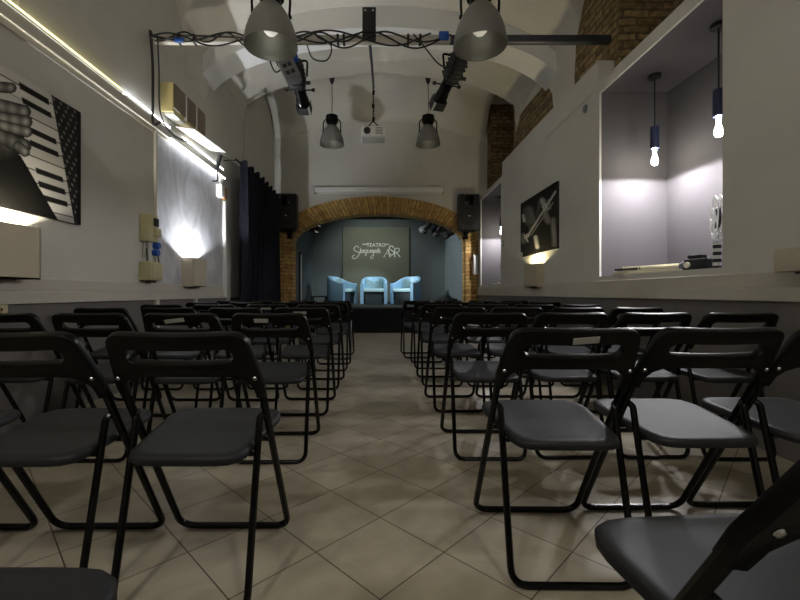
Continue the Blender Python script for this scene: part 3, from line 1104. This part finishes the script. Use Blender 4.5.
# ---- left wall: light strips, panel, air conditioner, boxes, sconces
t = thing('light_strip', 'pale yellow light strip along the cornice of the near left wall', 'light strip', (XL + .03, 2.9, 2.645))
b = bm_new(); add_box(b, -.03, .012, -2.6, .75, -.02, -.004, .002); ch = obj('channel', b, M['white_plastic'], t)
b = bm_new(); add_box(b, -.018, .010, -2.6, .75, -.004, .016, .004); obj('diffuser', b, M['led_warm'], ch)
t = thing('light_strip', 'bright white light strip on the cornice above the grey panel', 'light strip', (XL + .03, 4.9, 2.645))
b = bm_new(); add_box(b, -.03, .012, -1.2, 1.15, -.02, -.004, .002); ch = obj('channel', b, M['white_plastic'], t)
for (ya, yb) in ((-1.2, -.42), (-.08, 1.1)):
    b = bm_new(); add_box(b, -.018, .010, ya, yb, -.004, .016, .004); obj('diffuser', b, M['led_cool'], ch)
t = thing('light_strip', 'white top edge of the grey panel painted as glowing', 'light strip', (XL + .04, 5.3, 2.53))  # panel frame edge; its brightness from the strip above is painted as emission
b = bm_new(); add_box(b, 0, .03, -.85, .7, 0, .012, .002); ch = obj('channel', b, M['white_plastic'], t)
b = bm_new(); add_box(b, .004, .026, -.85, .7, -.012, 0, .003); obj('diffuser', b, M['led_cool'], ch)
b = bm_new(); add_tube(b, [(XL + .02, 5.55, 2.90), (XL + .02, 6.7, 2.90)], .010, 6); tag(obj('conduit', b, M['white_plastic']), 'white conduit line from the air conditioner to the curtain', 'conduit')

t = thing('wall_panel', 'large cloudy grey panel recessed in a pale frame on the left wall', 'panel', (XL, 5.14, .97))
b = bm_new(); add_box(b, .001, .012, -.9, .9, 0, 1.56); obj('board', b, M['panel'], t)
b = bm_new()
add_box(b, 0.001, .03, -.93, -.895, 0, 1.56, .004)
obj('frame', b, M['trim'], t)
b = bm_new(); add_box(b, 0.001, .05, .90, .98, -.16, 1.24, .004); obj('jamb', b, M['white_plastic'], t)

t = thing('air_conditioner', 'boxy yellowed air conditioner high on the left wall', 'air conditioner', (XL, 4.75, 2.77))
b = bm_new(); add_box(b, 0.002, .135, -.41, -.385, 0, .31, .01); add_box(b, .002, .12, -.39, .41, .02, .31, .004); obj('case', b, M['ac_end'], t)
b = bm_new()
for i in range(3):
    add_box(b, .12, .138, -.38 + .262 * i, -.13 + .262 * i, .05, .31, .004)
obj('front_grille', b, M['ac_front'], t)
b = bm_new()
for i in (1, 2):
    add_box(b, .12, .144, -.385 + .262 * i, -.368 + .262 * i, .02, .31, .003)
obj('divider', b, M['white_plastic'], t)
b = bm_new(); add_box(b, .02, .12, -.36, -.1, -.012, .02, .003); obj('air_outlet', b, M['white_plastic'], t)
t2 = thing('air_deflector', 'white deflector sheet hanging below the air conditioner', 'deflector', (XL, 4.95, 2.725))
t2.rotation_euler = (.06, .12, 0)
b = bm_new(); add_box(b, .06, .27, -.40, .52, -.004, .004, .002); obj('sheet', b, M['white_plastic'], t2)
b = bm_new()
for y in (-.3, .3):
    add_box(b, .055, .065, y - .01, y + .01, -.002, .045)
obj('hanger', b, M['white_plastic'], t2)

t = thing('fuse_box', 'cream fuse box on the left wall beside the grey panel', 'electrical box', (XL, 4.02, 1.37))
b = bm_new(); add_box(b, 0.001, .10, -.06, .10, 0, .26, .006); obj('case', b, M['cream_plastic'], t)
b = bm_new(); add_box(b, .10, .115, .01, .09, .15, .23, .003); obj('switch_window', b, M['black'], t)
b = bm_new(); add_box(b, .10, .135, .02, .1, .05, .13, .006); obj('socket', b, M['cream_plastic'], t)
b = bm_new(); add_tube(b, [(.02, .0, 0), (.02, .0, -.17)], .008, 6); add_tube(b, [(.04, .03, 0), (.045, .03, -.17)], .006, 6); obj('lead', b, M['trim'], t)
for i, (dy, dz) in enumerate(((.075, -.035), (.06, -.105))):
    b = bm_new(); add_cyl(b, (.07, dy, dz), (.125, dy, dz), .032, n=14)
    tag(obj('plug', b, M['blue']), ['blue plug just below the cream fuse box', 'lower blue plug hanging on its lead under the fuse box'][i], 'plug', 'blue plugs below the fuse box').location = (XL, 4.02, 1.37)
b = bm_new(); add_tube(b, smooth_pts([(XL + .1, 4.1, 1.27), (XL + .11, 4.11, 1.15), (XL + .09, 4.07, 1.06), (XL + .05, 4.03, 1.1), (XL + .05, 4.0, 1.3)]), .006, 6)
tag(obj('cable', b, M['cable']), 'short black lead looping below the cream fuse box', 'cable')
t = thing('junction_box', 'squat beige junction box on the rail below the fuse box', 'electrical box', (XL, 4.05, .972))
b = bm_new(); add_box(b, 0.001, .12, -.10, .12, .02, .20, .008); obj('case', b, M['cream_plastic'], t)
b = bm_new(); add_box(b, .12, .126, -.08, .10, .04, .18, .004); obj('cover', b, M['cream_plastic'], t)
b = bm_new(); add_box(b, .03, .09, -.04, .05, 0, .02); obj('gland', b, M['black'], t)

t = thing('wall_socket', 'white double socket on the grey dado of the near left wall', 'socket', (XL + .006, 2.42, .70))
b = bm_new(); add_box(b, 0, .02, -.1, .12, 0, .10, .006); obj('plate', b, M['cream_plastic'], t)
b = bm_new()
for z in (.035, .07):
    add_cyl(b, (.018, .07, z), (.024, .07, z), .010, n=10)
obj('holes', b, M['black'], t)
b = bm_new(); add_box(b, 0.018, .07, -.09, .02, .01, .09, .008); o = obj('adapter', b, M['wood'], t); o['label'] = 'brown adapter'


def sconce(label, side, y, ln, z, h, d, power, col, zoff=.10):
    x = XL if side < 0 else XP
    s = -side
    t = thing('wall_sconce', label, 'wall light', (x, y, z), 0, 'plaster box uplights on the side walls')
    bm = bm_new()
    add_box(bm, *sorted((s * (d - .012), s * d)), -ln / 2, ln / 2, 0, h)
    for q in (-1, 1):
        add_box(bm, *sorted((s * .001, s * d)), q * ln / 2 - .006, q * ln / 2 + .006, 0, h)
    add_box(bm, *sorted((s * .001, s * d)), -ln / 2, ln / 2, 0, .01)
    obj('shade', bm, M['sconce'], t, smooth=False)
    bm = bm_new(); add_box(bm, *sorted((s * .02, s * (d - .03))), -.06, .06, -.012, 0); obj('base', bm, M['black'], t)
    bm = bm_new(); add_lathe(bm, [(.001, 0), (.02, .0), (.02, .05), (.028, .08), (.02, .11), (.001, .115)], 14, Matrix.Translation((s * d * .45, 0, .01)))
    obj('bulb', bm, M['bulb'], t)
    if power > 0:
        lamp('sconce_light', 'POINT', (x + s * d * .45, y, z + h - zoff), power, col, .02)
    return t


sconce('plaster box uplight glowing white below the grey wall panel', -1, 4.98, .36, .945, .34, .14, SCONCE_PANEL_W, (.92, .95, 1), .07)
sconce('plaster box uplight below the piano picture on the left wall', -1, 2.44, .40, .955, .325, .14, SCONCE_NEAR_W, (1, .95, .78), .09)
sconce('plaster box uplight with a yellow glow below the trumpet picture', 1, 5.60, .44, .95, .31, .105, SCONCE_TRUMPET_W, (1, .86, .5), .07)

t = thing('wall_box', 'plain pale boxy ledge on the right wall below the near edge', 'wall box', (XP, 1.72, .975))
b = bm_new(); add_box(b, -.13, -.001, -.42, .39, 0, .115, .004); obj('case', b, M['sconce'], t)
b = bm_new(); add_box(b, -.11, -.03, -.38, .30, -.012, 0); obj('base', b, M['black'], t)

# small lamp and boxes at the far end of the panel
t = thing('clip_lamp', 'small black floodlight angled on an arm beside the curtain', 'lamp', (XL, 5.62, 2.5))
b = bm_new(); add_box(b, .0, .03, -.035, .035, -.10, .10, .006, M=Matrix.Translation((.13, -.08, .12)) @ Matrix.Rotation(.45, 4, 'Y') @ Matrix.Rotation(.35, 4, 'X')); obj('head', b, M['black'], t)
b = bm_new(); add_tube(b, round_path([(.002, .05, -.1), (.09, .05, -.1), (.10, 0, .0), (.13, -.08, .12)], .04), .010, 7); obj('arm', b, M['black_metal'], t)
t = thing('switch_box', 'white switch box at the top of the panel jamb', 'electrical box', (XL, 5.86, 2.22))
b = bm_new(); add_box(b, .001, .09, -.06, .06, 0, .18, .008); obj('case', b, M['white_plastic'], t)
b = bm_new(); add_cyl(b, (.04, 0, .18), (.04, 0, .26), .018, n=10); obj('gland', b, M['white_plastic'], t)
t = thing('wooden_block', 'small orange-brown wooden block on the wall left of the curtain', 'block', (XL, 6.03, 2.225))
b = bm_new(); add_box(b, .001, .06, -.05, .05, 0, .17, .004); obj('block', b, M['wood'], t)

# ---- pictures (printed boards)
def cap(px, py, x0, y0, x1, y1, r):
    dx, dy = x1 - x0, y1 - y0
    u = max(0, min(1, ((px - x0) * dx + (py - y0) * dy) / (dx * dx + dy * dy)))
    return math.hypot(px - x0 - u * dx, py - y0 - u * dy) / r


def piano_print(Y, Z):
    px = 380 - 2.27 * 415 / Y
    py = 293 - (Z - .87) * 415 / Y
    kY = 2.83 + .22 * (2.24 - Z) / .86
    rowf = (2.24 - Z) / .083 + .25
    k = math.floor(rowf)
    fr = rowf - k
    v = .02
    if Y < kY + .035:
        v = .50 + .06 * math.sin(k * 2.3)
        if Y < 2.45:
            v *= .8
        d = min(fr, 1 - fr)
        if d < .05:
            v = .08
        kk = round(rowf)
        if kk % 7 not in (3, 6) and abs(rowf - kk) < .24 and Y > kY - .235 and Y < kY:
            v = .012 if abs(rowf - kk) < .2 else .1
    else:
        q = math.sin(Y * 95 + Z * 30) * math.sin(Z * 80)
        v = .16 if q > .62 else .018
        if Y > 3.11:
            v = .01
    # sleeve: everything left of a line that runs down to the right
    ex = 25 + (py - 163) * .58 if py > 155 else -99
    if px < ex:
        v = .005
    for (x0, y0, x1, y1, r, g) in ((-40, 150, 8, 142, 17, .05), (-30, 84, 11, 88, 5.5, .30), (-30, 98, 24, 112, 7, .34), (-30, 113, 26, 122, 6.5, .38), (-8, 123, 27, 132, 5.5, .42), (-6, 134, 24, 146, 7.5, .22), (18, 146, 25, 152, 5, .3)):
        dd = cap(px, py, x0, y0, x1, y1, r)
        if dd < 1:
            tip = max(0, 1 - math.hypot(px - x1, py - y1 + 1) / (r * .8))
            kn = .75 + .25 * math.cos((px - x1) * .55)
            v = g * .75 * (1 - dd ** 1.3) * kn + .008 + .12 * tip * tip
    return max(.004, v)


def trumpet_print(Y, Z):
    px = 380 + 2.10 * 415 / Y
    py = 293 - (Z - .87) * 415 / Y
    zx, zy = (px - 510) / .2166, (py - 170) / .2166
    v = .012
    for (x0, y0, x1, y1, r, g) in ((85, 190, 95, 235, 30, .13), (62, 210, 66, 235, 9, .45), (60, 300, 64, 330, 14, .15), (150, 140, 165, 175, 17, .35), (175, 235, 160, 200, 20, .16),
                                   (200, 230, 205, 345, 15, .22), (118, 310, 126, 355, 12, .5), (95, 270, 120, 250, 12, .10), (135, 150, 128, 210, 10, .07), (178, 140, 186, 175, 7, .22)):
        dd = cap(zx, zy, x0, y0, x1, y1, r)
        if dd < 1:
            v = max(v, g * (1 - dd * dd) * (.8 + .2 * math.sin(zx * .11 - zy * .05)) + .012)
    for (x0, y0, x1, y1, r, g) in ((84, 300, 210, 100, 5, .38), (98, 300, 200, 150, 3, .22), (72, 312, 84, 300, 9, .42), (66, 300, 82, 330, 4, .5), (150, 170, 162, 190, 3, .5), (160, 155, 174, 178, 3, .5)):
        dd = cap(zx, zy, x0, y0, x1, y1, r)
        if dd < 1:
            v = max(v, g * (1 - .6 * dd * dd))
    if zx < 58 and zy > 380:
        v = .4
    return max(.004, v)


def picture(name, label, x, s, y0, y1, z0, z1, fn, ny_, nz_):
    t = thing(name, label, 'picture', (x, (y0 + y1) / 2, (z0 + z1) / 2))
    w, h = (y1 - y0) / 2, (z1 - z0) / 2
    bm = bm_new(); add_box(bm, *sorted((s * .001, s * .028)), -w, w, -h, h); obj('stretcher', bm, M['canvas_edge'], t)
    bm = bm_new()
    vs = [[bm.verts.new((s * .030, -w + 2 * w * i / ny_, -h + 2 * h * j / nz_)) for i in range(ny_ + 1)] for j in range(nz_ + 1)]
    for j in range(nz_):
        for i in range(ny_):
            bm.faces.new((vs[j][i], vs[j][i + 1], vs[j + 1][i + 1], vs[j + 1][i]))
    o = obj('canvas', bm, M['picture'], t)
    at = o.data.color_attributes.new('print', 'FLOAT_COLOR', 'POINT')
    cy, cz = (y0 + y1) / 2, (z0 + z1) / 2
    for v in o.data.vertices:
        c = fn(v.co.y + cy, v.co.z + cz)
        at.data[v.index].color = (c * 1.04, c, c * .94, 1)


picture('piano_picture', 'black and white photo print of hands on piano keys, left wall', XL, 1, 1.90, 3.15, 1.385, 2.24, piano_print, 230, 200)
picture('trumpet_picture', 'black and white photo print of a trumpet player on the right wall', XP, -1, 4.93, 6.20, 1.40, 2.20, trumpet_print, 200, 170)

# ---- alcove pendants and the things on their sills


def can_pendant(label, X, Y, Z, ztop):
    t = thing('can_pendant', label, 'lamp', (X, Y, Z), 0, 'slim can pendants in the alcoves')
    bm = bm_new(); add_lathe(bm, [(.001, ztop - Z), (.05, ztop - Z), (.05, ztop - Z - .03), (.006, ztop - Z - .035), (.001, ztop - Z - .035)], 18); obj('canopy', bm, M['black'], t)
    bm = bm_new(); add_tube(bm, [(0, 0, ztop - Z - .03), (0, 0, .31)], .006, 6); obj('cord', bm, M['cable'], t)
    bm = bm_new(); add_lathe(bm, [(.001, .32), (.034, .315), (.036, .30), (.036, .12), (.03, .12), (.03, .16), (.001, .16)], 18); obj('can', bm, M['blue_can'], t)
    bm = bm_new(); add_lathe(bm, [(.012, .15), (.014, .06), (.026, .02), (.028, 0.0), (.02, -.022), (.001, -.03)], 14); obj('bulb', bm, M['bulb'], t)
    o = lamp('can_pendant_light', 'SPOT', (X, Y, Z - .045), NICHE_W, (.97, .96, 1), .03, size=math.radians(177), blend=.12)
    return t


can_pendant('slim dark can pendant with bare bulb in the near right alcove', 2.456, 3.71, 2.04, 2.82)
can_pendant('slim can pendant half hidden by the near edge of the alcove', 2.456, 3.01, 2.03, 2.82)
can_pendant('slim can pendant with bright bulb in the far right alcove', 2.456, 8.40, 2.09, 2.82)

t = thing('toy_piano', 'small cream keyboard lying on the near alcove sill', 'keyboard', (2.275, 3.475, 1.03), .33)
b = bm_new(); add_box(b, -.09, .10, -.30, .30, 0, .035, .004); obj('body', b, M['ivory'], t)
b = bm_new(); add_box(b, -.10, .02, -.29, .05, .035, .055, .003); obj('white_keys', b, M['ivory'], t)
b = bm_new()
for i in range(11):
    add_box(b, -.102, -.02, .03 + .0235 * i - .008, .03 + .0235 * i + .004, .037, .054)
obj('black_keys', b, M['black'], t)
b = bm_new(); add_box(b, .02, .1, -.30, .30, .035, .075, .004); obj('back_rail', b, M['ivory'], t)
t = thing('film_camera', 'old black film camera standing on the near alcove sill', 'camera', (2.28, 2.985, 1.03), math.radians(14))
b = bm_new(); add_box(b, -.06, .06, -.10, .075, .005, .10, .008); obj('body', b, M['black'], t)
t.scale = (.84, .84, .84)
b = bm_new(); add_box(b, -.035, .035, -.06, .06, .10, .135, .006); obj('viewfinder', b, M['black'], t)
b = bm_new(); add_lathe(b, [(.042, 0), (.042, .04), (.034, .05), (.03, .07), (.024, .07), (.001, .055)], 18, Matrix.Translation((0, .075, .05)) @ Matrix.Rotation(-PI / 2, 4, 'X')); obj('lens', b, M['grey_box'], t)
b = bm_new(); add_lathe(b, [(.026, 0), (.026, .015), (.001, .016)], 14, Matrix.Translation((-.06, .035, .05)) @ Matrix.Rotation(-PI / 2, 4, 'Y')); obj('dial', b, M['ivory'], t)
b = bm_new(); add_tube(b, round_path([(-.02, -.09, .095), (-.02, -.13, .09), (-.02, -.125, .03), (-.02, -.1, .03)], .02), .004, 6); obj('strap_loop', b, M['black'], t)


def reel(label, X, Y, sc, rz):
    t = thing('film_reel_stand', label, 'film reel', (X, Y, 1.03), rz, 'film reels on the alcove sills')
    for i in range(8):
        bm = bm_new(); add_lathe(bm, [(.001, 0), (.024, 0), (.024, .026 * sc), (.001, .026 * sc)], 12, Matrix.Translation((0, 0, .026 * sc * i))); obj('stem_band', bm, M['black'] if i % 2 == 0 else M['white_plastic'], t)
    zc = .39 * sc
    R = .165 * sc
    holes = []
    for k in range(5):
        a = 2 * PI * k / 5 + .3
        holes.append([(R * .6 * math.cos(a) + R * .24 * math.cos(PI * 2 * i / 12), R * .6 * math.sin(a) + R * .24 * math.sin(PI * 2 * i / 12)) for i in range(12)])
    for q in (-1, 1):
        bm = bm_new()
        add_sheet(bm, [(R * math.cos(2 * PI * i / 36), R * math.sin(2 * PI * i / 36)) for i in range(36)], holes, lambda a, c, d: Vector((a, q * .014 + d, zc + c)), .003)
        obj('flange', bm, M['white_plastic'], t)
    bm = bm_new(); add_cyl(bm, (0, -.012, zc), (0, .014, zc), R * .5, n=24); obj('wound_film', bm, M['black'], t)
    return t


reel('black and white film reel on a banded stem in the near alcove', 2.274, 2.80, .9, 1.05)
reel('small film reel on a banded stem in the far alcove', 2.30, 7.75, .9, 1.0)
t = thing('open_book', 'low pale object lying on the far alcove sill', 'book', (2.30, 8.0, 1.03), .2)
b = bm_new(); add_box(b, -.09, .09, -.13, .13, 0, .025, .004); obj('pages', b, M['ivory'], t)
b = bm_new(); add_box(b, -.095, .095, -.135, .135, -.0, .004); obj('cover', b, M['wood'], t)
t = thing('light_switch', 'small grey switch on the jamb of the far alcove', 'switch', (XP - .001, 7.17, 1.68))
b = bm_new(); add_box(b, -.02, 0, -.05, .05, 0, .09, .005); obj('plate', b, M['grey_box'], t)
b = bm_new(); add_box(b, -.026, -.02, -.02, .02, .02, .07, .002); obj('rocker', b, M['white_plastic'], t)
b = bm_new(); add_tube(b, [(XP - .006, 4.10, 2.87), (XP - .006, 5.3, 2.86)], .008, 6); tag(obj('conduit', b, M['trim']), 'thin painted conduit near the top of the right wall', 'conduit')
b = bm_new(); add_lathe(b, [(.045, 0), (.04, .012), (.001, .014)], 16, Matrix.Translation((XP, 4.30, 2.78)) @ Matrix.Rotation(-PI / 2, 4, 'Y')); tag(obj('round_cover', b, M['grey_box']), 'small round grey cap high on the right wall', 'cover')

# ---- folding chairs
HY = .215
SL = .578


def ty(z):
    return HY - SL * z


def make_chair():
    t = thing('folding_chair', '', 'chair')
    # seat
    bm = bm_new()
    n = 48
    def outline(k):
        a = 2 * PI * k / n
        c, s_ = math.cos(a), math.sin(a)
        e = 6.5
        r = (abs(c) ** e + abs(s_) ** e) ** (-1 / e)
        x, y = c * r, s_ * r
        return x * (.168 + .024 * max(0, min(1, (y + .62) / 1.2))), -.008 + y * .196
    def zt(y):
        v = (y + .204) / .39
        return .428 + .028 * v
    rings = []
    for f, dz in ((.0, -.008), (.3, -.0075), (.6, -.005), (.82, -.001), (.88, .001), (.95, .0005), (.985, -.003), (1.0, -.010), (1.0, -.022), (.975, -.027), (.9, -.018)):
        if f == 0:
            rings.append([bm.verts.new((0, -.008, zt(-.008) + dz))])
            continue
        rings.append([bm.verts.new((outline(k)[0] * f, -.008 + (outline(k)[1] + .008) * f, zt(outline(k)[1] * f) + dz)) for k in range(n)])
    for k in range(n):
        bm.faces.new((rings[0][0], rings[1][k], rings[1][(k + 1) % n]))
    for a, c in zip(rings[1:], rings[2:]):
        bridge(bm, a, c)
    bm.faces.new(rings[-1][::-1])
    obj('seat', bm, M['seat'], t, angle=50)
    # backrest
    bm = bm_new()
    s0 = .64
    kc = math.sqrt(1 + SL * SL)
    def f(a, c, d):
        z = s0 + c / kc
        y = ty(z)
        bow = -.018 * (1 - (a / .21) ** 2)
        nrm = Vector((0, 1 / kc, SL / kc))
        return Vector((a, y, z)) + nrm * (d - .012 + bow)
    ol = []
    def arcp(cx, cy, r, a0, a1, m=6):
        return [(cx + r * math.cos(a0 + (a1 - a0) * i / m), cy + r * math.sin(a0 + (a1 - a0) * i / m)) for i in range(m + 1)]
    top = .150
    ol += [(.207, -.075), (.209, -.03), (.202, .02), (.192, .09)]
    ol += arcp(.147, top - .042, .042, .12, PI / 2)
    ol += [(x, top + .002) for x in (.12, .08, .04, 0, -.04, -.08, -.12)]
    ol += arcp(-.147, top - .042, .042, PI / 2, PI - .12)
    ol += [(-.192, .09), (-.202, .02), (-.209, -.03), (-.207, -.075), (-.184, -.075), (-.180, -.035)]
    ol += [(-.165, -.010), (-.14, .007), (-.1, .013), (-.06, .015), (0, .016), (.06, .015), (.1, .013), (.14, .007), (.165, -.010), (.180, -.035), (.184, -.075)]
    sl = arcp(.122, .082, .0225, -PI / 2, PI / 2, 8) + [(x, .1045) for x in (.08, .04, 0, -.04, -.08)] + arcp(-.122, .082, .0225, PI / 2, 3 * PI / 2, 8) + [(x, .0595) for x in (-.08, -.04, 0, .04, .08)]
    add_sheet(bm, ol, [sl], f, .024, .004)
    br = obj('backrest', bm, M['back'], t, angle=35)
    # front frame: one bent tube
    bm = bm_new()
    w = .198
    add_tube(bm, round_path([(-w, ty(.60), .60), (-w, HY, .0115), (w, HY, .0115), (w, ty(.60), .60)], .055, 6), .0115, 8)
    add_cyl(bm, (-w, ty(.415), .415), (w, ty(.415), .415), .007, n=8)
    obj('front_leg_frame', bm, M['black_metal'], t)
    bm = bm_new()
    w2 = .182
    zp = .515
    add_tube(bm, round_path([(-w + .004, ty(zp) + .004, zp - .004), (-w2, ty(zp) - .012, zp - .012), (-w2, -HY, .0115), (w2, -HY, .0115), (w2, ty(zp) - .012, zp - .012), (w - .004, ty(zp) + .004, zp - .004)], .05, 6), .0105, 8)
    yb = -HY + (ty(zp) - .012 + HY) * .405 / zp
    add_cyl(bm, (-w2, yb, .405), (w2, yb, .405), .007, n=8)
    obj('rear_leg_frame', bm, M['black_metal'], t)
    for s in (-1, 1):
        bm = bm_new()
        p = f(s * .190, .0, 0)
        add_lathe(bm, [(.001, .004), (.005, .003), (.0065, 0)], 10, Matrix.Translation(p) @ Vector((0, -1 / kc, -SL / kc)).to_track_quat('Z', 'Y').to_matrix().to_4x4())
        o = obj('rivet', bm, M['rivet'], br)
    return t


proto = make_chair()
first = [True]
ORD = ['nearest', 'second', 'third', 'fourth', 'fifth', 'sixth', 'farthest']
AIS = ['in the aisle seat', 'second from the aisle', 'third from the aisle', 'against the wall']


def sticker(parent, x0, x1, z0, ang=0.0):
    bm = bm_new()
    kc = math.sqrt(1 + SL * SL)
    c = Vector(((x0 + x1) / 2, ty(z0), z0)) + Vector((0, -1 / kc, -SL / kc)) * (.012 + .018 * (1 - (((x0 + x1) / 2) / .21) ** 2) + .0012)
    X = Vector((math.cos(ang), 0, 0)) + Vector((0, -SL / kc, 1 / kc)) * math.sin(ang)
    Yv = Vector((0, -1 / kc, -SL / kc)).cross(X)
    hw = (x1 - x0) / 2
    Mx = Matrix((X, Yv, X.cross(Yv))).transposed().to_4x4()
    add_box(bm, -hw, hw, -.011, .011, -.001, .001, M=Matrix.Translation(c) @ Mx)
    o = obj('paper_label', bm, M['paper'], [k for k in parent.children if k.name.startswith('backrest')][0])
    o['label'] = 'white paper label'


def place(X, Y, rz, block, row, col):
    if first[0]:
        o = proto
        first[0] = False
    else:
        o = copy_tree(proto)
    o.location = (X, Y, 0)
    o.rotation_euler = (0, 0, rz)
    o['label'] = 'black folding chair in the %s row of the %s block, %s' % (ORD[row], block, AIS[col])
    o['group'] = 'black folding chairs facing the stage'
    return o


rows_R = [.61, 1.432, 2.37, 3.235, 4.055, 4.93, 5.74]
rows_L = [.46, 1.32, 2.335, 3.13, 3.935, 4.81, 5.64]
cols_R = [.575, .995, 1.43, 1.86]
cols_L = [-.56, -1.01, -1.48, -1.95]
rr = random.Random(4)
chairs = {}
for r in range(7):
    for c in range(4):
        if (r == 0 and c > 0) or (r == 1 and c == 3):
            continue
        j = lambda a: rr.uniform(-a, a)
        dx = -.07 if r == 6 else 0
        if r == 1:
            chairs['R', r, c] = place((.572, 1.006, 1.44)[c], rows_R[r] + .02 * c, j(.015), 'right', r, c)
            chairs['L', r, c] = place((-.537, -.99, -1.452, -1.9)[c], rows_L[r] - .005 * c, j(.015), 'left', r, c)
        else:
            chairs['R', r, c] = place(cols_R[c] + j(.006) + dx, rows_R[r] + j(.02), j(.025) if r else .08, 'right', r, c)
            chairs['L', r, c] = place(cols_L[c] + j(.008), rows_L[r] + j(.02), j(.025) if r else .0, 'left', r, c)
sticker(chairs['R', 1, 0], -.015, .058, .749, .10)
sticker(chairs['L', 2, 0], -.07, .0, .746, .0)
sticker(chairs['L', 2, 1], -.07, .03, .746, .14)
sticker(chairs['L', 3, 0], -.05, .04, .746, 0)
sticker(chairs['L', 4, 1], -.05, .04, .746, 0)
